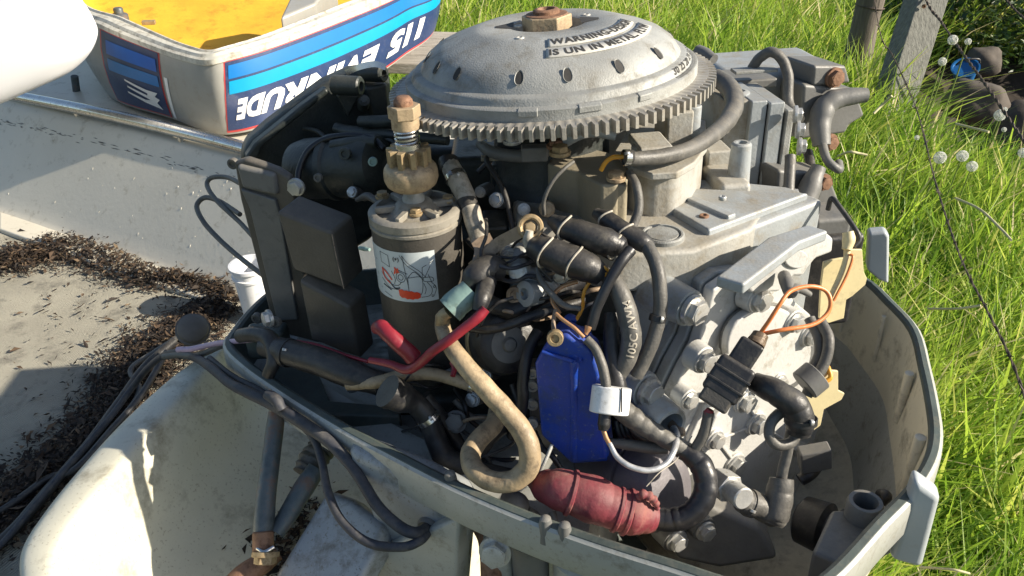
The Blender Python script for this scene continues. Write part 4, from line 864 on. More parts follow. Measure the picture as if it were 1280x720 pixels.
# lifting arm casting across the top of the head
arm = hplate([(935, 362), (945, 350), (962, 334), (988, 312), (1004, 300), (1034, 291), (1043, 298), (1041, 316), (1020, 324), (1010, 336), (1004, 346), (992, 346), (983, 356), (974, 366), (955, 366), (940, 368)], .010, .022, 'head', 'lifting_arm', .004)
hplate(ell(996, 324, 15, 12), .0135, .004, 'head', 'eye_boss', .0015, arm)
mb = MB(); planp(mb, [(895, 345), (930, 355), (1000, 302), (1036, 288), (1010, 280), (960, 296)], -.112, .012); mb.build('arm_top_shade', 'blk', arm, bevel=.003)  # darker plate painting in the shaded top of the arm
for u, v, r in ((867, 388, 15), (812, 490, 14)):
    q = upright((.62, -.78, 0)); p = P(u, v, .775); mb = MB(); mb.lathe(p - q * .055, q, [(r * .0015, 0), (r * .00125, .05)], 28); mb.build('bolt_boss', 'blk', bank); bolt(bank, p, q, r * .00085)
# open water tube boss at the lower edge
q = upright((.45, -.89, 0)); p = P(838, 533, .765); mb = MB(); mb.lathe(p - q * .06, q, [(.020, 0), (.0195, .058), (.0180, .060), (.0145, .060), (.0135, .056), (.013, .02), (.002, .018)], 32); mb.build('tube_boss', 'blk', bank)
tube('tube_core', [(842, 532, .785), (850, 540, .775), (853, 545, .772)], [9, 7, 4], 'strap', bank)
mb = MB(); tp = [hl(885, -.121, -.055), hl(1010, -.121, -.055)]; mb.prism([tp[0], tp[1], tp[1] - HN * .10 - TD * .10, tp[0] - HN * .16 + TD * .02], K * .010); mb.build('joint_ledge', 'blk', bank, bevel=.003)
mb = MB(); c_ = hl(915, -.111, -.06); box8(mb, c_ - HN * .03, TD * .006, HN * .03, K * .004); mb.build('cast_ridge', 'blk', bank, bevel=.002)
# top casting details: flanges to the far side
NF = upright((.97, .12, 0)); FB = upright((-.12, .97, 0)); FF = -FB
def flange(name, u, v, d, wdt, dep_, hgt, m='blk', bev=.002, par=None): mb = MB(); slab(mb, P(u, v, d), NF * wdt, FB * dep_, hgt); return mb.build(name, m, par or blk, bevel=bev)
flange('crankcase_wall', 908, 128, .955, .045, .10, .19, 'cast')
flange('joint_flange', 940, 127, .95, .020, .11, .20)
flange('gasket', 960, 129, .955, .003, .10, .195, 'ink', .0)
flange('joint_flange', 963, 129, .95, .019, .11, .20)
flange('end_plate', 984, 138, .955, .010, .10, .18, 'alu')
for k, (u, v) in enumerate(((995, 143), (998, 162), (1000, 183), (990, 245), (985, 285))): bolt(blk, P(u, v, .945), (NF * .9 + FF * .3), .0085)
mb = MB(); mb.cyl(onaxis(P(866, 130, .88), K, 182), P(866, 131, .88), .010); mb.build('stub_boss', 'blk', blk)
mb = MB(); slab(mb, P(835, 141, .86), NF * .030, FB * .05, .05); mb.build('boss_block', 'cast', blk, bevel=.003)
mb = MB(); c = P(926, 190, .90); mb.lathe(onaxis(c, K, 240), K, [(.0135, 0), (.0115, .05), (.0112, .058), (.009, .060), (.006, .060), (.005, .04)], 24); mb.build('stub_tube', 'blk', blk)
mb = MB(); c = P(925, 115, .98); mb.lathe(c - K * .03, K, [(.012, 0), (.012, .03), (.009, .032), (.006, .032), (.005, .02)], 24); mb.build('stub_tube', 'blk', blk)
mb = MB(); slab(mb, P(902, 232, .885), NF * .036, FB * .07, .055); mb.build('boss_block', 'cast', blk, bevel=.006)
mb = MB(); slab(mb, P(885, 190, .93), NF * .030, FB * .04, .06); mb.build('boss_block', 'cast', blk, bevel=.003)
mb = MB(); slab(mb, P(860, 262, .875), NF * .10, FB * .02, .03); mb.build('cast_ledge', 'cast', blk, bevel=.004)
mb = MB(); slab(mb, P(800, 186, .80), NF * .035, FB * .05, .01); mb.build('cast_ledge', 'cast', blk, bevel=.003)
for u, v in ((818, 182), (800, 184)): mb = MB(); c = P(u, v, .82); mb.lathe(c, K, [(.009, -.01), (.009, .002), (.006, .003)], 20); mb.build('screw_head', 'blk', blk)
bolt(blk, H(880, 272, -.112), K, .005, 'rust', 'round'); bolt(blk, H(903, 248, -.08), K, .004, 'bolt', 'round')

# far head and ignition coils
mb = MB(); slab(mb, P(905, 92, 1.06), NF * .16, FB * .12, .10); fh = mb.build('far_head', 'blk', eng, bevel=.012)
mb = MB(); slab(mb, P(888, 104, 1.02), NF * .09, FB * .06, .012); mb.build('cover_plate', 'grey', fh, bevel=.003)
mb = MB(); slab(mb, P(920, 90, 1.0), NF * .055, FB * .02, .004); mb.build('edge_strip', 'alu', fh, bevel=.001)
tube('vent_stub', [(872, 64, 1.02), (882, 68, 1.01), (892, 75, 1.0)], [8, 8, 7], 'grey', fh)
def coil(v0, du, lab_, boot, brad, d=1.05):
    mb = MB(); q = [(1005 + du, v0), (1070 + du, v0 + 6), (1082 + du, v0 + 40), (1062 + du, v0 + 52), (1058 + du, v0 + 62), (1000 + du, v0 + 70)]
    n_ = upright((.35, -.94, 0)); p0 = P(1040 + du, v0 + 40, d); mb.prism([PL(u, v, p0, n_) for u, v in q], -n_ * .05); c = mb.build('ignition_coil', 'grey', eng, bevel=.005, label=lab_)
    tube('coil_boot', [P(*q_, d - .03) for q_ in boot], brad, 'grey', c, seg=16)
    return c, n_, p0
c1, n_, p0 = coil(105, 0, 'upper ignition coil with two rusty bolts', [(1083, 119), (1060, 121), (1040, 126), (1028, 140), (1025, 160), (1027, 182)], [9, 11, 13, 14, 13, 11])
mb = MB(); mb.prism([PL(u, v, p0 + n_ * .0, n_) for u, v in ((1018, 82), (1058, 82), (1064, 104), (1016, 108))], -n_ * .06); mb.build('coil_bracket', 'grey', c1, bevel=.004)
bolt(c1, P(1043, 97, 1.02), n_, .0105, 'rust'); bolt(c1, P(1038, 178, 1.025), n_, .009, 'rust')
c2, n_, p0 = coil(212, -32, 'lower ignition coil tucked under the upper one', [(1024, 208), (1012, 235), (1004, 262), (998, 285)], [9, 14, 15, 12], 1.0); bolt(c2, P(1030, 228, .97), n_, .0085, 'rust')
tube('spark_plug_lead', [(1028, 180, 1.015), (1034, 200, 1.0), (1048, 212, 1.0), (1048, 204, 1.02)], 5.5, 'grey', c1)
tube('spark_plug_lead', [(1010, 190, 1.04), (1015, 215, 1.02), (1020, 240, 1.0), (1002, 270, .98), (990, 300, .92)], 6, 'rub', eng)
tube('spark_plug_lead', [(940, 86, 1.02), (950, 72, 1.01), (965, 65, 1.0), (978, 75, 1.0), (985, 95, 1.0), (986, 130, 1.0), (1000, 150, .98)], 6.5, 'gcab', eng)
tube('vent_pipe', [(988, 195, .93), (986, 240, .92), (984, 300, .9)], 7, 'gcab', eng)
tube('wire_clip', [(1035, 262, .88), (1040, 248, .87), (1052, 262, .86), (1070, 288, .85), (1074, 300, .85), (1068, 308, .85)], 3.2, 'rub', eng)
mb = MB(); slab(mb, P(1010, 300, .90), NF * .07, FB * .06, .12); mb.build('switch_box', 'rub', eng, bevel=.006)
mb = MB(); slab(mb, P(1020, 275, .90), NF * .045, FB * .05, .04); mb.build('switch_box', 'grey', eng, bevel=.006)
# cream brackets with their wires
def cream(uvs, d, label=None):
    n_ = upright((.25, -.95, 0)); mb = MB(); mb.prism([PL(u, v, P(uvs[0][0], uvs[0][1], d), n_) for u, v in uvs], -n_ * .003); return mb.build('cream_bracket', 'cream', eng, bevel=.0008)
cr = cream([(1040, 325), (1056, 322), (1056, 312), (1078, 312), (1080, 340), (1084, 348), (1082, 356), (1066, 370), (1058, 375), (1055, 398), (1036, 404), (1024, 398), (1026, 360), (1030, 328)], .86)
tube('bracket_cap', [(1060, 290, .85), (1061, 300, .85), (1058, 312, .85)], [7, 8, 6], 'cream', cr)
tube('amber_sleeve', [(1060, 314, .852), (1052, 340, .85), (1038, 372, .85)], 3.5, 'cream', cr)
tube('orange_wire', [(1062, 318, .848), (1066, 322, .846), (1058, 345, .845), (1042, 376, .845)], 1.8, 'orange', cr)
cream([(1005, 495), (1020, 480), (1026, 462), (1048, 464), (1048, 488), (1056, 492), (1052, 500), (1030, 512), (1026, 532), (1012, 542), (1000, 540)], .83)
tube('orange_wire', [(1033, 455, .825), (1036, 462, .822), (1038, 472, .82), (1030, 478, .82)], 3, 'amber', eng)
# orange wire loop
tube('orange_wire', [(948, 420, .745), (962, 400, .735), (975, 380, .73), (988, 364, .735), (1010, 358, .74), (1030, 362, .745), (1038, 375, .745), (1034, 392, .745), (1015, 406, .74), (980, 412, .735), (955, 417, .742)], 2.8, 'orange', eng)
tube('bracket_finger', [(980, 345, .78), (984, 355, .765), (988, 366, .755), (996, 360, .76), (1012, 368, .77)], [8, 9, 8, 6, 4], 'grey', eng)
# leads and connectors on the head
cx = (P(888, 512, .74) - P(938, 436, .735)).normalized(); cz = (CAM - P(908, 480, .735)).normalized(); cz = (cz - cx * cz.dot(cx)).normalized(); cy = cx.cross(cz)
mb = MB(); box8(mb, P(911, 474, .738), cx * .0185, cy * .0175, cz * .014); cn = mb.build('wire_connector', 'rub', eng, bevel=.004, seg=3)
mb = MB(); box8(mb, P(932, 442, .738), cx * .013, cy * .0115, cz * .011); mb.build('connector_neck', 'rub', cn, bevel=.003, seg=3)
mb = MB(); box8(mb, P(896, 497, .738), cx * .009, cy * .0145, cz * .012); mb.build('connector_collar', 'box', cn, bevel=.003, seg=3)
for k_ in (-.006, .006): mb = MB(); box8(mb, P(911, 474, .738) + cx * k_, cx * .0012, cy * .0183, cz * .0148); mb.build('connector_rib', 'rub', cn, bevel=.0006); tube('connector_tip', [(951, 418, .745), (944, 430, .742)], [10, 12], 'strap', cn)
tube('red_wire_end', [(888, 512, .74), (884, 518, .742)], [5, 6], 'red', cn)
tube('wire_lead', [(886, 515, .742), (882, 535, .745), (876, 550, .75), (866, 566, .755)], 7, 'gcab', eng)
tube('spark_plug_boot', [(944, 478, .745), (962, 486, .73), (980, 496, .722), (994, 508, .722), (1000, 526, .725), (998, 540, .73)], [13, 16, 17, 18, 18, 16], 'rub', eng, seg=18)
tube('spark_plug_lead', [(998, 535, .735), (990, 552, .735), (972, 556, .73), (962, 545, .728), (964, 528, .73), (978, 515, .735), (990, 520, .745), (985, 560, .76), (978, 590, .765), (976, 610, .768)], 7, 'gcab', eng)
tube('spark_plug_boot', [(977, 598, .768), (974, 620, .768), (969, 645, .768), (966, 656, .768)], [15, 17, 17, 13], 'gcab', eng, seg=18)
tube('spark_plug_boot', [(968, 645, .775), (950, 634, .77), (935, 628, .765), (926, 625, .762)], [15, 16, 16, 15], 'gcab', eng, seg=18)
p = P(914, 612, .765); q = (P(905, 604, .80) - P(940, 630, .76)).normalized(); mb = MB(); mb.prism([p + (q.orthogonal().normalized() * math.cos(i * math.pi / 3) + q.cross(q.orthogonal().normalized()) * math.sin(i * math.pi / 3)) * .015 for i in range(6)], q * .02); sp = mb.build('spark_plug', 'bolt', eng, bevel=.001)
mb = MB(); mb.cyl(p - q * .02, p + q * .002, .011); mb.build('insulator', 'bolt', sp)
tube('cable', [(1026, 402, .80), (1036, 425, .79), (1030, 455, .79), (1015, 478, .79), (1008, 495, .79)], 7, 'gcab', eng)
tube('cable', [(1012, 398, .81), (1024, 425, .80), (1022, 450, .80), (1002, 478, .80)], 7, 'gcab', eng)
mb = MB(); mb.cyl(P(1022, 468, .785), P(1005, 482, .785), .016, bev=.05); mb.build('cable_sleeve', 'grey', eng)
tube('cable', [(1010, 560, .9), (1025, 570, .9), (1015, 590, .88), (1000, 600, .88)], 8, 'rub', eng)
mb = MB(); box8(mb, P(1018, 572, .87), Vector((.016, 0, .004)), Vector((0, .008, 0)), Vector((-.003, 0, .014))); mb.build('wire_clip', 'grey', eng, bevel=.002)
# lower corner bosses
for u, v, d, r in ((846, 676, .80, 12), (882, 664, .80, 11), (812, 640, .83, 14)):
    q = upright((.45, -.89, 0)); p = P(u, v, d); mb = MB(); mb.lathe(p - q * .022, q, [(r * .0013, 0), (r * .0012, .020)], 20); mb.build('bolt_boss', 'grey', eng); bolt(eng, p, q, r * .0008)
mb = MB(); mb.prism([P(u, v, .84) for u, v in ((830, 640), (880, 628), (950, 660), (975, 700), (900, 712), (845, 700))], BK * .06); mb.build('lower_bracket', 'grey', eng, bevel=.006)
# drum behind the red connector
mb = MB(); a, b = P(760, 600, .87), P(838, 612, .80); ax = b - a; L_ = ax.length; mb.lathe(a, ax, [(.04, -.02), (.046, 0), (.046, L_ * .55), (.043, L_ * .56), (.043, L_ * .6), (.046, L_ * .62), (.044, L_ * .85), (.034, L_ * .98), (.01, L_ * 1.03)], 48); mb.build('filter_drum', 'purple', eng)

# ---- dark mid section between starter and block
mb = MB(); slab(mb, P(560, 200, .95), RT * .15, BK * .12, .22); core = mb.build('intake_manifold', 'plas', eng, bevel=.01)
mb = MB(); slab(mb, P(470, 190, 1.06), RT * .27, BK * .05, .24); mb.build('gap_fill', 'plas', core, bevel=.01)  # black slab added to fill the see-through gap with dark
mb = MB(); slab(mb, P(700, 150, 1.04), RT * .17, BK * .04, .20); mb.build('gap_fill', 'cast', core, bevel=.008)  # slab added behind to close the gap below the flywheel
for u, v, d, w_, h_, m_ in ((640, 205, .90, .024, .055, 'plas'), (664, 208, .895, .020, .06, 'plas'), (612, 208, .92, .026, .05, 'plas'), (600, 285, .86, .03, .035, 'plas'), (640, 300, .84, .03, .05, 'blk'), (660, 325, .82, .04, .03, 'blk'), (645, 430, .86, .12, .12, 'plas'), (700, 355, .84, .07, .10, 'plas'), (560, 300, .93, .06, .16, 'plas')):
    mb = MB(); slab(mb, P(u, v, d), RT * w_, BK * .05, h_); mb.build('manifold_block', m_, core, bevel=.004)
mb = MB(); slab(mb, P(601, 198, .88), RT * .085, BK * .012, .004); mb.build('edge_strip', 'tanbox', core, bevel=.001)  # tan strip painting the lit top edge of the dark blocks
tube('timer_link', [(600, 180, .90), (615, 190, .88), (645, 195, .87), (672, 193, .865), (690, 185, .86)], [6, 8, 8, 9, 6], 'grey', eng)
mb = MB(); box8(mb, P(668, 191, .85), RT * .014, BK * .008, K * .008); mb.build('link_block', 'grey', eng, bevel=.002)
bolt(eng, P(695, 182, .83), K, .008, 'rust'); bolt(eng, P(700, 190, .82), K, .009, 'brass'); bolt(eng, P(640, 176, .86), K, .008)
tube('timer_arm', [(705, 178, .83), (722, 168, .82), (742, 164, .82), (770, 170, .82)], [7, 8, 8, 6], 'blk', eng)
tube('fuel_line', [(598, 215, .90), (618, 195, .89), (608, 200, .88), (630, 240, .87), (642, 290, .86)], 3.5, 'rub', eng)
tube('taped_hose', [(562, 206, .86), (572, 225, .85), (584, 250, .84), (592, 275, .83), (600, 300, .83)], [12, 13, 12, 12, 12], 'tape', eng, seg=14)
tube('tape_band', [(583, 250, .839), (588, 262, .835)], [12.8, 12.8], 'rub', eng); tube('tape_band', [(560, 200, .862), (563, 212, .859)], [13, 13], 'rub', eng)
# regulator housing
mb = MB(); planp(mb, [(684, 204), (690, 194), (712, 188), (745, 186), (768, 192), (784, 207), (785, 222), (770, 230), (752, 231), (738, 224), (722, 214), (700, 210)], -.068, .062)
reg = mb.build('regulator_housing', 'tanbox', eng, bevel=.003)
mb = MB(); planp(mb, [(740, 224), (758, 218), (784, 222), (784, 230), (752, 232)], -.070, .075); mb.build('housing_lobe', 'tanbox', reg, bevel=.004)
bolt(reg, H(770, 222, -.064), K, .008, 'tan'); bolt(reg, H(690, 187, -.06), K, .006, 'brass')
tube('grey_wire', [(717, 202, .79), (704, 212, .785), (690, 228, .785), (680, 250, .79), (680, 268, .80)], 2.6, 'gcab', eng)
tube('amber_wire', [(751, 213, .80), (757, 203, .795), (766, 197, .79), (783, 196, .785)], 3, 'amber', eng)
tube('housing_clamp', [(786, 215, .81), (796, 235, .80), (798, 262, .80), (790, 285, .80)], 6, 'gcab', reg)
tube('battery_cable', [(782, 198, .78), (800, 198, .785), (830, 195, .80), (865, 185, .83), (895, 165, .87), (913, 145, .91), (918, 125, .94), (910, 108, .97), (895, 97, .99)], [9, 9, 9.5, 10, 10.5, 11.5, 12, 12, 11], 'gcab', eng, seg=18)
tube('cable_wrap', [(784, 196.5, .780), (790, 197, .7815)], 9.6, 'ink', eng)

# ---- big insulated connectors and their cables
def knuckle(pts, r, label=None, bands=(), m='rub'):
    o = tube('insulated_connector', pts, r, m, eng, seg=18)
    for i, (u, v, d, rr) in enumerate(bands):
        c = P(u, v, d); t = (P(*pts[-1]) - P(*pts[0])).normalized(); a = t.orthogonal().normalized(); b = t.cross(a); R = rr * d / FPX; mb = MB()
        tube_mb(mb, [c + (a * math.cos(k * .45) + b * math.sin(k * .45)) * R + t * .002 * math.sin(k * .9) for k in range(15)], .0011, 2, 6); mb.build('wire_tie', 'tape', o)
    return o
knuckle([(666, 308, .765), (684, 315, .755), (712, 326, .75), (735, 335, .748), (752, 344, .75)], [14, 19, 21, 19, 14], None, ((682, 315, .755, 20), (718, 328, .75, 21.5)))
knuckle([(690, 275, .775), (705, 284, .765), (730, 293, .758), (755, 302, .755), (772, 308, .757), (780, 314, .757)], [8, 14, 17, 18, 15, 9], None, ((706, 284, .764, 16), (768, 308, .757, 16)))
knuckle([(745, 266, .785), (760, 276, .775), (780, 290, .765), (800, 301, .76), (813, 311, .76)], [7, 12, 13, 13, 10], None, ((757, 273, .777, 12), (782, 291, .765, 14)))
tube('amber_wire', [(748, 336, .745), (756, 342, .742), (762, 350, .745)], 3, 'amber', eng)
tube('amber_wire', [(744, 330, .748), (754, 334, .742), (764, 343, .745)], 2.6, 'amber', eng)
tube('heavy_cable', [(752, 340, .755), (765, 350, .745), (778, 372, .74), (786, 400, .74), (789, 425, .742), (784, 448, .745), (774, 468, .75)], [9, 11, 12.5, 13, 13, 12, 10], 'gcab', eng, seg=18)
tube('heavy_cable', [(808, 306, .757), (820, 330, .745), (825, 360, .742), (825, 390, .745), (818, 420, .748), (808, 445, .752), (795, 470, .757)], 9, 'gcab', eng, seg=16)
tube('shiny_cable', [(788, 313, .74), (776, 328, .735), (760, 355, .735), (746, 385, .74), (738, 410, .745)], [8, 7.5, 7, 7, 7], 'shine', eng, seg=14)
# print on the heavy cable
hc = [P(*p) for p in ((778, 372, .74), (786, 400, .74), (789, 425, .742), (784, 448, .745))]; pth = crom(hc, 10); T, F_ = dense(flat_text("105C AWM", 1, .02), .3); a = np.array(T); sx = 1 / 90; Ls = [0]
for i in range(1, len(pth)): Ls.append(Ls[-1] + (pth[i] - pth[i - 1]).length)
h_ = .0075; wmax = a[:, 0].max(); sc__ = min(h_ / .7, Ls[-1] * .95 / wmax); mb = MB(); vs = []
for x, y in a:
    s = Ls[-1] - x * sc__ - .002; i = max(1, next((k for k, l in enumerate(Ls) if l >= s), len(Ls) - 1)); f = (s - Ls[i - 1]) / (Ls[i] - Ls[i - 1]); p = pth[i - 1].lerp(pth[i], f); t = (pth[i] - pth[i - 1]).normalized()
    nv = (CAM - p); nv = (nv - t * nv.dot(t)).normalized(); sd_ = t.cross(nv); sd_ = sd_ if sd_.x > 0 else -sd_; th = -(y * sc__ - .0035) / .0098 + .25; vs.append(p + (nv * math.cos(th) + sd_ * math.sin(th)) * .0101)
mb.add(vs, F_); mb.build('cable_print', 'tape', eng, ang=180)
# brass ring terminal and brown strap
c = P(663, 284, .765); nv = (CAM - c).normalized(); a = nv.cross(Vector((0, 0, 1))).normalized(); b = nv.cross(a); mb = MB()
tube_mb(mb, [c + (a * math.cos(k * .42) + b * math.sin(k * .42)) * .010 for k in range(16)], .0028, 2, 8); ring = mb.build('ring_terminal', 'brass', eng); bolt(ring, c - nv * .003, nv, .0055, 'brass')
tube('terminal_tag', [(662, 288, .76), (660, 300, .762), (662, 310, .765)], [5, 7, 6], 'tape', ring, seg=8)
def strap(name, pts, wpx, m, nrm=None):
    path = crom([P(*p) for p in pts], 8); F = frames(path); mb = MB(); vs = []
    for p, (t, a_, b_) in zip(path, F):
        nv = (CAM - p).normalized(); s = t.cross(nv).normalized() * wpx * .0008 / 2; vs += [p - s, p + s, p + s - nv * .0012, p - s - nv * .0012]
    fs = [[4 * i + j, 4 * i + (j + 1) % 4, 4 * i + 4 + (j + 1) % 4, 4 * i + 4 + j] for i in range(len(path) - 1) for j in range(4)]; mb.add(vs, fs); return mb.build(name, m, eng, ang=50)
strap('brown_strap', [(590, 335, .80), (605, 322, .79), (622, 305, .785), (640, 295, .775), (655, 287, .768)], 15, 'strap')
strap('brown_strap', [(600, 296, .80), (606, 312, .795), (602, 335, .79)], 26, 'strap')
# taped joint and teal sleeve
tube('taped_joint', [(585, 362, .775), (596, 345, .775), (612, 335, .78), (628, 338, .785)], [12, 18, 18, 14], 'rub', eng, seg=10)
tube('taped_joint', [(598, 388, .755), (602, 375, .755), (606, 362, .765), (612, 350, .772)], [9, 11, 12, 10], 'rub', eng, seg=10)
fh_ = tube('fuse_sleeve', [(562, 388, .77), (572, 378, .77), (590, 364, .77)], [18, 18, 17], 'teal', eng, seg=24)
tube('sleeve_clamp', [(556, 412, .78), (552, 405, .775), (553, 396, .77), (560, 390, .768)], [7, 8, 8, 8], 'brass', eng)
# red wires
tube('red_wire', [(607, 386, .748), (598, 396, .748), (582, 409, .75), (560, 426, .755), (540, 440, .765), (524, 455, .78), (508, 462, .79), (488, 455, .80), (462, 450, .81)], [6, 7, 6.5, 6.5, 6.5, 6, 6, 5, 4], 'red', eng)
tube('red_sleeve', [(471, 410, .80), (478, 410, .79), (490, 421, .785), (505, 435, .785), (517, 447, .79)], [8, 10, 10.5, 10.5, 11], 'red', eng, seg=18)
tube('red_wire', [(565, 453, .82), (568, 460, .815), (566, 470, .81)], 3.5, 'red', eng)
# cream hose making a U
tube('cream_hose', [(553, 395, .785), (554, 412, .775), (562, 430, .765), (580, 455, .755), (602, 480, .75), (628, 508, .748), (650, 535, .745), (662, 562, .745), (658, 588, .75), (638, 602, .755), (612, 600, .762), (592, 586, .77), (588, 568, .785), (600, 548, .80), (618, 530, .82), (622, 510, .84)], [9, 10, 11, 12, 13, 13, 13.5, 14, 14, 13.5, 13, 13, 13, 12.5, 12, 11], 'hose', eng, seg=20)
# solenoid drum
c = P(639, 432, .80); nv = (P(639, 432, .80) - P(610, 418, .88)).normalized(); mb = MB(); mb.lathe(c - nv * .085, nv, [(.030, 0), (.034, .005), (.034, .065), (.030, .075), (.024, .078)], 40); so_ = mb.build('solenoid', 'rub', eng)
mb = MB(); mb.lathe(c - nv * .050, nv, [(.0345, 0), (.0352, .001), (.0352, .012), (.0345, .013)], 40, cap=False); mb.build('solenoid_band', 'brass', so_)
mb = MB(); mb.lathe(c - nv * .008, nv, [(.019, 0), (.019, .002), (.012, .003), (.008, .0025), (.006, .006), (.002, .007)], 32); mb.build('solenoid_disc', 'grey', so_)
tube('black_hose', [(600, 372, .82), (625, 385, .805), (645, 388, .80), (670, 375, .80), (700, 362, .805), (735, 350, .81)], [11, 11, 11, 10, 10, 9], 'rub', eng, seg=14)
tube('black_cable', [(588, 410, .80), (612, 412, .785), (640, 405, .78), (665, 395, .785), (700, 385, .79), (730, 375, .80)], 6, 'rub', eng)
tube('grey_sleeve', [(672, 335, .77), (676, 350, .765), (690, 368, .758), (706, 382, .752), (726, 386, .748)], [3.5, 4, 4, 4, 3.5], 'gcab', eng)
a, b = P(672, 365, .80), P(652, 368, .785); mb = MB(); mb.lathe(a, b - a, [(.013, 0), (.013, .018), (.010, .019), (.006, .019), (.005, .012)], 24); mb.build('round_fitting', 'blk', eng)
bolt(eng, P(645, 368, .80), (-.3, -.9, .3), .009, 'strap', 'round')
tube('bent_pipe', [(652, 310, .81), (648, 330, .80), (658, 345, .80), (680, 350, .80), (695, 365, .80)], [12, 13, 13, 12, 10], 'blk', eng, seg=16)
tube('bent_pipe', [(626, 325, .82), (638, 332, .81), (650, 330, .81)], [11, 12, 11], 'blk', eng, seg=16)
mb = MB(); slab(mb, P(660, 460, .83), RT * .03, BK * .02, .12); mb.build('terminal_block', 'grey', eng, bevel=.003)
for v in (466, 482, 505, 528): bolt(eng, P(666, v, .82), (-.1, -.9, .2), .006, 'bolt', 'round')
tube('black_cable', [(672, 415, .80), (660, 440, .79), (654, 475, .79), (652, 510, .80), (640, 545, .83)], 7.5, 'rub', eng)

# ---- blue box
def bb(uvs, d, n_, th, m, name, par=None, bev=.004): mb = MB(); p0 = P(uvs[0][0], uvs[0][1], d); n_ = Vector(n_).normalized(); mb.prism([PL(u, v, p0, n_) for u, v in uvs], -n_ * th); return mb.build(name, m, par or eng, bevel=bev, seg=4)
TB = Vector((.12, -.86, .12)).normalized()
blue = bb([(668, 455), (678, 436), (690, 420), (708, 418), (740, 440), (750, 470), (760, 575), (714, 581), (676, 545)], .762, (-.30, -.92, .1), .030, 'blue', 'blue_cover')
mb = MB(); f = [P(676, 440, .765), P(690, 412, .775), P(700, 398, .78), P(738, 408, .785), P(752, 445, .78), P(745, 462, .752), P(716, 450, .742)]; mb.add(f, [[0, 1, 2, 3, 4, 5, 6]]); q = [p - Vector((0, -.03, .03)) for p in f]; mb.add(q, [[6, 5, 4, 3, 2, 1, 0]]); mb = MB(); mb.prism(f, Vector((0, .01, -.03))); mb.build('cover_top', 'blue', blue, bevel=.004, seg=3)
bb([(716, 452), (750, 448), (760, 560), (762, 578), (716, 581)], .742, (.42, -.86, .1), .03, 'blue', 'cover_side', blue)
for L in ([(678, 440, .752), (697, 446, .748), (716, 452, .742)], [(684, 430, .758), (705, 436, .75), (722, 446, .745)], [(712, 420, .765), (722, 436, .752), (726, 452, .742)]): tube('cover_ridge', L, 2.6, 'blue', blue)
tube('cover_tab', [(708, 404, .77), (712, 398, .772), (720, 400, .772)], [5, 6, 5], 'blue', blue)
bolt(blue, P(694, 422, .742), (-.1, -.9, .3), .0078, 'brass', 'round'); tube('bolt_stem', [(692, 415, .75), (692, 400, .755), (695, 388, .76)], 3, 'strap', blue)
tube('copper_wire', [(695, 392, .75), (704, 400, .745), (718, 410, .74), (730, 422, .738)], 2.4, 'copper', eng)
tube('grey_lead', [(733, 424, .738), (744, 436, .735), (752, 455, .733), (757, 478, .733), (757, 498, .733)], [6, 6, 6.5, 6.5, 6.5], 'gcab', eng)
tube('braided_end', [(736, 408, .742), (732, 418, .742)], [5, 2.5], 'copper', eng)
tube('heavy_cable', [(765, 392, .76), (764, 420, .755), (766, 450, .75), (773, 485, .748), (775, 510, .75)], [9, 10, 10.5, 11, 11], 'rub', eng)
# white clamp
mb = MB(); a, b = P(765, 483, .738), P(761, 517, .738); ax = (b - a); q = ax.normalized(); s = RT - q * RT.dot(q); s.normalize(); w_ = q.cross(s)
mb.prism([a + s * .016 * math.cos(t) * (1 + .15 * (abs(math.cos(t)) > .7)) + w_ * .0115 * math.sin(t) for t in [2 * math.pi * i / 24 for i in range(24)]], ax); clp = mb.build('white_clamp', 'white', eng, bevel=.0015)
mb = MB(); box8(mb, P(779, 502, .738), s * .004, w_ * .006, q * .012); mb.build('clamp_lug', 'white', clp, bevel=.001)
tube('clamp_slit', [(777, 485, .727), (777, 515, .727)], .9, 'ink', clp)
tube('shrink_sleeve', [(756, 516, .738), (755, 530, .738), (754, 538, .738)], [7.5, 8, 6], 'rub', eng)
tube('copper_wire', [(754, 537, .738), (758, 548, .735), (763, 557, .733)], 3, 'copper', eng)
tube('silver_lead', [(762, 554, .733), (772, 572, .728), (790, 584, .725), (812, 588, .725), (832, 580, .73), (843, 562, .74), (846, 545, .76), (842, 536, .775)], [3, 3.6, 3.8, 3.8, 3.8, 4, 4.5, 5], 'silver', eng)
tube('thin_wire', [(808, 608, .735), (825, 590, .74), (845, 575, .75), (865, 545, .76)], .7, 'tape', eng)
# red ribbed boot
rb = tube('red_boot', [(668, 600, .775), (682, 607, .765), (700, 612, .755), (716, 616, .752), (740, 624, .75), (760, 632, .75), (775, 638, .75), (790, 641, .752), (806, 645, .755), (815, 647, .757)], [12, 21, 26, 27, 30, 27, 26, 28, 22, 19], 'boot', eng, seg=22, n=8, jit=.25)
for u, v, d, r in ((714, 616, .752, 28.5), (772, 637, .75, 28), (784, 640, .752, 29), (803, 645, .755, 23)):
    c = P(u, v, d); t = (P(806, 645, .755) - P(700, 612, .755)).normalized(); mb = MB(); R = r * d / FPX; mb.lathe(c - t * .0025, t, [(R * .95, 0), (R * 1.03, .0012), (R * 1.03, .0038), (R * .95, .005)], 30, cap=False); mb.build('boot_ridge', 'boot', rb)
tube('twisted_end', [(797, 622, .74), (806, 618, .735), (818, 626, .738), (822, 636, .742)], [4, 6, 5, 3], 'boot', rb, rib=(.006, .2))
tube('wrapped_cable', [(812, 646, .757), (835, 650, .755), (858, 646, .752), (874, 632, .75), (882, 612, .75), (880, 590, .752), (868, 572, .755), (850, 560, .758)], [14, 14.5, 15, 15, 15, 15, 14, 12], 'shine', eng, rib=(.011, .02), seg=20)
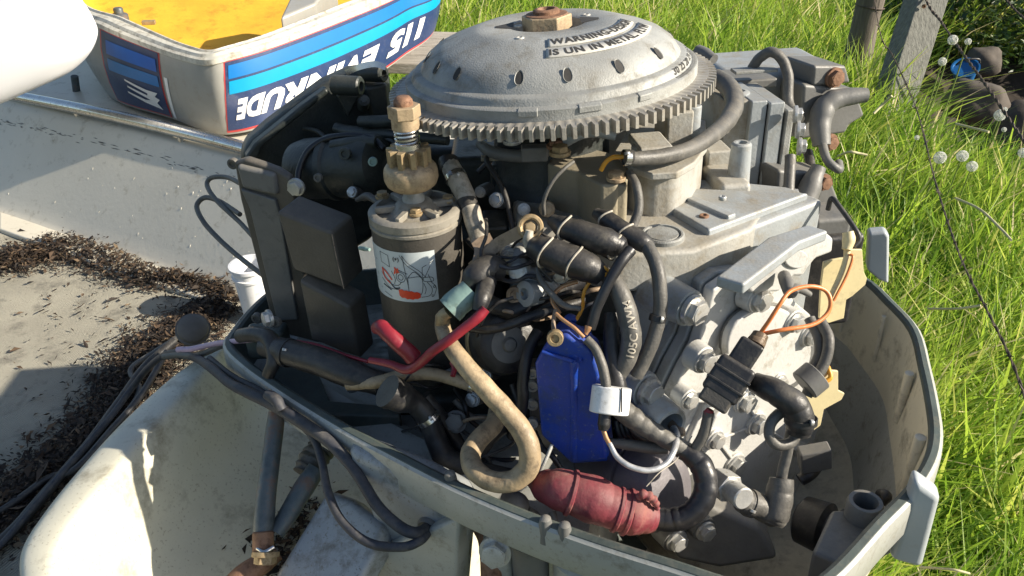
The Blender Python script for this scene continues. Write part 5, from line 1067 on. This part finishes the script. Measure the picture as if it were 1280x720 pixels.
tube('wrapped_cable', [(862, 568, .757), (845, 556, .757), (826, 545, .757), (805, 532, .758), (785, 518, .758), (772, 508, .76)], [12, 11.5, 11.5, 13, 14, 13], 'gcab', eng, rib=(.012, .03), seg=18)
tube('black_cable', [(758, 552, .78), (785, 556, .772), (815, 560, .77), (835, 562, .768)], [5, 7, 7.5, 6], 'gcab', eng)
for k in range(5): tube('flat_lead', [(770 + 6 * k, 526 + 3 * k, .79), (775 + 6 * k, 545, .79), (790 + 5 * k, 560, .79)], 3.5, 'rub', eng)
tube('stay_rod', [(690, 556, .785), (682, 575, .78), (672, 596, .78)], 2.4, 'alu', eng)
tube('black_cap', [(628, 628, .78), (645, 632, .775), (655, 640, .775)], [16, 17, 12], 'grey', eng, seg=18); tube('black_hose', [(655, 640, .78), (672, 650, .79)], [10, 9], 'grey', eng)
tube('small_bolt', [(690, 640, .76), (694, 655, .755)], 5, 'grey', eng)

# ---- front: intake silencer, modules, throttle parts
SN = upright((.35, -.94, 0)); SP0 = P(400, 170, 1.04)
def spl(uvs, off, th, m, name, par=None, bev=.004, n_=SN, p0=None): mb = MB(); p0 = p0 or SP0; mb.prism([PL(u, v, p0 + n_ * off, n_) for u, v in uvs], -n_ * th); return mb.build(name, m, par or eng, bevel=bev, seg=3)
sil = spl([(300, 196), (312, 178), (335, 158), (370, 132), (405, 106), (440, 90), (482, 84), (490, 100), (492, 125), (505, 150), (500, 230), (470, 300), (420, 330), (350, 300), (310, 240)], 0, .05, 'plas', 'intake_silencer', None, .016)
spl([(306, 198), (318, 180), (375, 134), (408, 110), (412, 116), (380, 142), (328, 184), (322, 200)], .012, .02, 'plas', 'silencer_rim', sil, .005)
a, b = P(416, 106, .98), P(455, 108, .97); mb = MB(); mb.lathe(a, b - a, [(.010, 0), (.012, .002), (.012, .036), (.010, .038), (.006, .038), (.005, .03)], 28); mb.build('pivot_boss', 'plas', sil)
a, b = P(452, 92, 1.02), P(486, 92, 1.0); mb = MB(); mb.lathe(a, b - a, [(.010, 0), (.011, .034), (.009, .036), (.005, .036), (.004, .028)], 28); mb.build('pivot_boss', 'plas', sil)
spl([(420, 118), (452, 118), (436, 148)], .035, .03, 'plas', 'gusset', sil, .004)
spl([(456, 110), (484, 104), (488, 150), (470, 158)], .025, .03, 'plas', 'gusset', sil, .004)
strap('rim_clip', [(432, 91, .99), (448, 84, .985), (468, 80, .985), (482, 84, .985)], 9, 'steel')
tube('link_rod', [(450, 152, .97), (475, 152, .96), (500, 150, .95)], [7, 8, 7], 'plas', sil)
tube('link_rod', [(420, 160, 1.0), (440, 165, .99), (500, 170, .95), (560, 175, .93)], [7, 8, 7, 7], 'plas', sil)
a, b = P(372, 212, .99), P(480, 205, .93); L_ = (b - a).length; mb = MB(); mb.lathe(a, b - a, [(.026, 0), (.034, .006), (.037, .02), (.037, L_ * .42), (.040, L_ * .44), (.040, L_ * .5), (.037, L_ * .52), (.037, L_ * .88), (.033, L_ * .95), (.02, L_)], 40); tb = mb.build('throttle_body', 'plas', eng)
tube('body_rib', [(415, 182, .93), (440, 178, .92), (470, 178, .915)], 7, 'plas', tb); bolt(tb, P(466, 202, .875), (0, -1, .2), .005, 'teal', 'round'); bolt(tb, P(432, 192, .90), (-.2, -1, .3), .007, 'plas', 'round'); bolt(tb, P(398, 222, .915), (-.2, -1, .2), .005, 'gcab', 'round')
tube('link_arm', [(446, 250, .90), (460, 245, .885), (478, 258, .87)], [3, 5, 3], 'gcab', tb)
tube('breather_hose', [(372, 232, .93), (374, 212, .935), (384, 190, .935), (402, 176, .935), (425, 170, .93), (450, 170, .925), (468, 175, .92), (480, 186, .915)], 4, 'shine', eng)
# module bracket: its face looks towards the camera and a little to the left
MN = upright((-.22, -.97, 0)); MP = P(345, 260, .93)
mk = spl([(292, 203), (306, 198), (330, 206), (346, 212), (362, 222), (372, 262), (378, 320), (390, 400), (400, 430), (362, 420), (346, 408), (338, 398), (318, 320), (300, 250)], -.004, .012, 'box', 'module_bracket', None, .004, MN, MP)
spl([(294, 206), (343, 218), (347, 246), (302, 236)], .002, .012, 'grey', 'bracket_ear', mk, .005, MN, MP)
spl([(300, 236), (344, 250), (350, 270), (372, 400), (346, 402), (312, 262)], 0, .008, 'grey', 'bracket_face', mk, .002, MN, MP)
def module(f, tu, lab_, d0, dd):
    """f: front face corners in the photo, d0 their depth; box runs back from it"""
    p0 = P(f[0][0], f[0][1], d0); n_ = upright((-.10, -.99, 0)); mb = MB(); q = [PL(u, v, p0, n_) for u, v in f]; mb.prism(q, dd); return mb.build('power_module', 'box', mk, bevel=.004, seg=3, label=lab_)
bkv = Vector((.017, .036, .004))
m1 = module([(345, 264), (415, 291), (431, 362), (366, 338)], 0, 'upper black ignition module', .855, bkv); m2 = module([(373, 350), (437, 384), (450, 450), (388, 425)], 0, 'lower black ignition module', .885, bkv * .8)
for u, v, d in ((292, 204, .925), (312, 205, .92), (322, 397, .95), (345, 402, .93)): bolt(mk, P(u, v, d), MN, .0065, 'gcab', 'round')
bolt(mk, P(370, 234, .915), MN, .0085, 'bolt'); bolt(mk, P(336, 398, .93), (-.8, -.6, .1), .0085, 'bolt')
tube('paint_chip', [(415, 293, .862), (422, 328, .862), (430, 361, .862)], .7, 'strap', m1)
# grey bowden cables behind the bracket
tube('control_wire', [(330, 345, 1.0), (300, 322, 1.05), (275, 300, 1.08), (255, 278, 1.1), (246, 258, 1.12), (256, 247, 1.12), (275, 252, 1.1), (300, 268, 1.06)], 3.2, 'gcab', eng)
tube('control_wire', [(320, 300, 1.02), (300, 278, 1.06), (272, 252, 1.09), (259, 232, 1.12), (265, 222, 1.12), (285, 222, 1.1), (305, 232, 1.06)], 3.0, 'gcab', eng)

# ---- loom in the front of the pan
tube('black_conduit', [(332, 432, .93), (360, 440, .91), (400, 452, .89), (440, 468, .875), (475, 480, .87)], [14, 17, 18, 18, 15], 'rub', eng, seg=18)
tube('black_conduit', [(340, 428, .935), (390, 436, .91), (440, 450, .89), (480, 462, .88), (560, 470, .87)], 7, 'gcab', eng)
tube('mouldy_hose', [(434, 481, .87), (470, 478, .86), (510, 468, .855), (545, 468, .85), (590, 482, .85)], [7, 8, 9, 8, 8], 'hose', eng)
tube('red_wire', [(345, 424, .93), (390, 430, .905), (435, 445, .885), (460, 452, .87)], 2.2, 'red', eng)
mb = MB(); slab(mb, P(302, 418, .975), RT * .05 , BK * .03, .04); mb.build('cable_guide', 'pandark', eng, bevel=.006)
tube('clamp_strap', [(300, 420, .95), (318, 418, .935), (338, 425, .92), (342, 450, .91), (335, 470, .915)], [9, 10, 11, 9, 8], 'rub', eng)
tube('elbow_hose', [(484, 488, .82), (500, 496, .83), (520, 505, .84), (536, 525, .845), (545, 548, .85), (560, 575, .85), (600, 590, .845), (640, 598, .84)], [22, 20, 14, 13, 14, 15, 14, 12], 'rub', eng, seg=20)
tube('black_hose', [(530, 495, .85), (550, 520, .86), (570, 550, .87), (585, 580, .87)], 9, 'rub', eng)
tube('black_hose', [(598, 560, .83), (615, 540, .83), (640, 520, .84)], 13, 'rub', eng)
mb = MB(); slab(mb, P(470, 500, .93), RT * .17, BK * .08, .10); mb.build('lower_carburettor', 'plas', eng, bevel=.012)
bolt(eng, P(570, 527, .86), (-.2, -.8, .5), .010, 'grey')
# loom running off to the boat
tube('lavender_cable', [(222, 437, 1.07), (240, 436, 1.06), (258, 432, 1.05), (280, 428, 1.02), (320, 424, .97)], 3.6, 'lav', eng)
tube('grey_cable', [(205, 446, 1.12), (222, 444, 1.1), (245, 445, 1.07), (270, 435, 1.04), (285, 428, 1.02)], 4, 'gcab', eng)
tube('outer_cable', [Zp(-60, 735, -1.03), Zp(0, 682, -1.04), Zp(70, 600, -1.03), Zp(135, 525, -1.0), Zp(178, 468, -.93), (208, 443, 1.17), (240, 446, 1.08), (262, 458, 1.0), (285, 478, .95), (312, 492, .92), (345, 508, .90), (380, 530, .87), (415, 555, .85), (445, 590, .83), (470, 630, .815), (495, 655, .805), (518, 666, .80), (537, 659, .825)], [4, 4, 4, 4, 4, 4.5, 5, 6, 6, 7, 8, 8, 8, 7.5, 7.5, 7.5, 7.5, 7.5], 'loom', eng, seg=14)
tube('outer_cable', [(262, 448, 1.03), (290, 470, .97), (330, 492, .93), (365, 520, .90), (390, 545, .88), (402, 575, .86), (410, 615, .84), (428, 652, .82), (460, 678, .805), (500, 684, .795), (525, 676, .80), (539, 660, .825)], [4, 4, 5, 5, 5, 5, 5.5, 5.5, 6, 6, 6, 6], 'loom', eng, seg=14)
tube('cable_tie', [(335, 493, .895), (345, 500, .885), (352, 512, .885)], [7, 7.6, 7], 'loom', eng, seg=14)
c = P(241, 412, 1.13); mb = MB(); mb.lathe(c, Vector((.3, -.5, .6)), [(.018, -.03), (.020, -.004), (.0235, -.003), (.0235, .001), (.021, .002), (.020, .010), (.014, .015), (.004, .0165)], 32); mb.build('cable_grommet', 'capg', eng)

# ---- bracket, tilt tube and rods under the pan
BN = upright((-.42, -.9, 0)); B0 = P(520, 640, .825)
sw = spl([(425, 560), (455, 570), (520, 596), (572, 622), (588, 650), (578, 690), (570, 800), (455, 800), (440, 700), (462, 655), (448, 605)], 0, .035, 'swivel', 'swivel_bracket', None, .014, BN, B0)
spl([(470, 690), (572, 648), (574, 655), (566, 800), (466, 800)], .012, .03, 'pan', 'bracket_flange', sw, .004, BN, B0)
c = PL(537, 659, B0, BN); mb = MB(); mb.lathe(c - BN * .008, BN, [(.0135, 0), (.0135, .010), (.0115, .013), (.0085, .012), (.008, .003)], 28); mb.build('grommet', 'grey', sw)
RN = Vector((-.35, -.45, .82)).normalized()
spl([(408, 610), (440, 622), (480, 655), (470, 690), (430, 760), (400, 830), (290, 830), (345, 712)], 0, .035, 'swivel', 'tilt_arm', None, .010, RN, P(420, 680, .86))
rod = tube('steering_rod', [(346, 515, .93), (343, 540, .925), (334, 610, .90), (330, 655, .885), (329, 672, .88)], [10, 11, 12, 13, 11], 'pipe', eng, seg=18, n=3)
tube('steering_rod', [(396, 586, .92), (380, 610, .91), (362, 640, .90), (345, 666, .89)], [12, 13, 12.5, 11], 'pipe', eng, seg=18, n=3)
mb = MB(); a, b = P(329, 664, .88), P(329, 690, .875); mb.cyl(a, b, .0115); mb.build('rod_sleeve', 'rust', rod); bolt(rod, P(332, 694, .87), (0, -.6, -.6), .012, 'brass', 'hex', 'rod_nut'); tube('rod_band', [(320, 684, .87), (330, 690, .862), (342, 684, .868)], 3, 'steel', rod)
tube('lower_link', [(345, 690, .90), (325, 706, .89), (300, 724, .88), (270, 760, .87)], [12, 14, 15, 15], 'rust', eng, seg=16)
tube('rubber_bellows', [(402, 560, .95), (392, 575, .94), (380, 592, .93)], [17, 18, 15], 'gcab', eng, rib=(.009, .08), seg=20)
# exhaust leg and its posts, seen under the rim
mb = MB(); c = H(770, 560, -.42) - K * .15; q = [c + E1 * a + E2 * b for a, b in ((-.14, -.05), (.16, -.05), (.2, 0), (.16, .09), (-.14, .09))]; mb.prism(q, -K * .75, .75); leg = mb.build('exhaust_housing', 'pan', eng, bevel=.01)
for u, v, r, m in ((662, 672, .019, 'grey'), (728, 690, .03, 'pan')):
    a = P(u, v, .80); mb = MB(); mb.cyl(a, a - K * .2, r); mb.build('mount_post', m, eng)
mb = MB(); slab(mb, P(603, 680, .80), RT * .030, BK * .03, .12); mb.build('clamp_block', 'pan', eng, bevel=.008); q = P(619, 690, .77); bolt(eng, q, (-.2, -.9, .3), .013, 'bolt')
tube('transom_arm', [(600, 655, .84), (612, 680, .83), (616, 760, .82)], [12, 14, 14], 'rust', eng)

# hose clamps, fittings and thin wires among the looms
def clamp(u, v, d, rpx, tdir, m='steel'):
    c = P(u, v, d); t = Vector(tdir).normalized(); R = rpx * d / FPX; mb = MB(); mb.lathe(c - t * .003, t, [(R, 0), (R + .0009, .0002), (R + .0009, .0058), (R, .006)], 24, cap=False); o = mb.build('hose_clamp', m, eng)
    s = t.cross(FW).normalized(); bolt(o, c - FW * (R + .001) + s * R * .3, s, .0028, 'bolt', 'round', 'clamp_screw')
def dirn(a, b): return P(*b) - P(*a)
clamp(783, 197, .78, 9.4, dirn((782, 198, .78), (800, 198, .785)))
clamp(570, 222, .852, 13.2, dirn((562, 206, .86), (572, 225, .85)))
clamp(536, 523, .845, 14, dirn((520, 505, .84), (536, 525, .845)))
clamp(360, 441, .91, 17.6, dirn((332, 432, .93), (400, 452, .89)), 'rub')
clamp(474, 480, .87, 8.5, dirn((460, 478, .87), (490, 474, .86)))
clamp(590, 482, .85, 9, dirn((560, 470, .85), (590, 482, .85)))
clamp(1001, 525, .725, 19, dirn((1000, 515, .725), (998, 540, .73)), 'rub')
clamp(938, 629, .766, 16.5, dirn((950, 634, .77), (926, 625, .762)), 'gcab')
clamp(822, 390 + 8, .746, 9.6, dirn((825, 390, .745), (818, 420, .748)), 'rub')
r8 = random.Random(12)
for pts, r_, m in (([(655, 288, .78), (668, 300, .765), (672, 330, .765), (690, 352, .77)], 2.2, 'rub'), ([(612, 300, .83), (628, 318, .81), (650, 322, .80), (672, 318, .79)], 3, 'gcab'), ([(690, 300, .79), (672, 290, .79), (655, 296, .79), (640, 310, .80), (636, 335, .80)], 2, 'rub'),
    ([(596, 420, .80), (604, 398, .78), (620, 380, .77), (642, 372, .77)], 2.4, 'rub'), ([(700, 392, .76), (690, 375, .765), (700, 360, .77), (722, 352, .77)], 2.6, 'copper'), ([(742, 345, .755), (730, 365, .76), (728, 385, .765), (720, 400, .77)], 2.2, 'amber'),
    ([(585, 300, .85), (600, 318, .84), (604, 345, .83)], 4, 'rub'), ([(618, 345, .80), (640, 352, .79), (662, 345, .785), (690, 350, .785)], 3, 'loom'), ([(640, 480, .85), (648, 510, .85), (640, 545, .86)], 4, 'rub'), ([(568, 500, .87), (588, 520, .87), (612, 526, .86)], 4, 'gcab'),
    ([(780, 525, .77), (800, 545, .768), (830, 552, .768)], 3.5, 'rub'), ([(700, 585, .80), (690, 570, .80), (678, 560, .81), (668, 540, .82)], 4, 'rub'), ([(470, 170, .97), (492, 178, .95), (500, 200, .93)], 4, 'plas'), ([(380, 160, 1.02), (400, 166, 1.0), (420, 190, .96)], 3, 'plas')):
    tube('thin_wire', pts, r_, m, eng, seg=8)
for u, v, d, rr_, m in ((648, 340, .79, .007, 'blk'), (636, 320, .80, .006, 'blk'), (700, 345, .79, .006, 'blk'), (620, 250, .88, .006, 'bolt'), (655, 262, .86, .005, 'bolt'), (684, 262, .84, .006, 'tan'), (600, 240, .89, .005, 'gcab'), (590, 500, .88, .006, 'bolt'), (606, 470, .86, .006, 'gcab'), (560, 470, .87, .005, 'bolt'), (845, 600, .82, .006, 'bolt'), (795, 600, .85, .005, 'bolt'), (440, 240, .91, .005, 'gcab'), (500, 165, .95, .006, 'plas'), (455, 125, .98, .005, 'plas')):
    q = upright((r8.uniform(-.4, .3), -1, 0)); q = (q + K * r8.uniform(0, .6)).normalized(); p = P(u, v, d); mb = MB(); mb.lathe(p - q * .03, q, [(rr_ * 1.5, 0), (rr_ * 1.4, .029)], 18); mb.build('fitting', m, eng); bolt(eng, p, q, rr_, m if m in ('bolt', 'tan', 'plas') else 'bolt')

for k in range(22):
    if k < 12: u0, v0, d0 = r8.uniform(585, 720), r8.uniform(285, 400), r8.uniform(.775, .80)
    else: u0, v0, d0 = r8.uniform(480, 650), r8.uniform(480, 600), r8.uniform(.84, .875)
    a = r8.uniform(-.7, .7); pts = [(u0, v0, d0)]
    for j in range(4):
        a += r8.uniform(-.7, .7); u0 += 20 * math.cos(a); v0 += 20 * math.sin(a); pts.append((u0, v0, d0 + r8.uniform(-.006, .01)))
    pts[0] = (*pts[0][:2], d0 + .04); pts[-1] = (*pts[-1][:2], d0 + .04)
    tube('thin_wire', pts, r8.uniform(1.6, 3.2), r8.choice(['rub', 'rub', 'gcab', 'loom', 'strap', 'shine']), eng, seg=8)
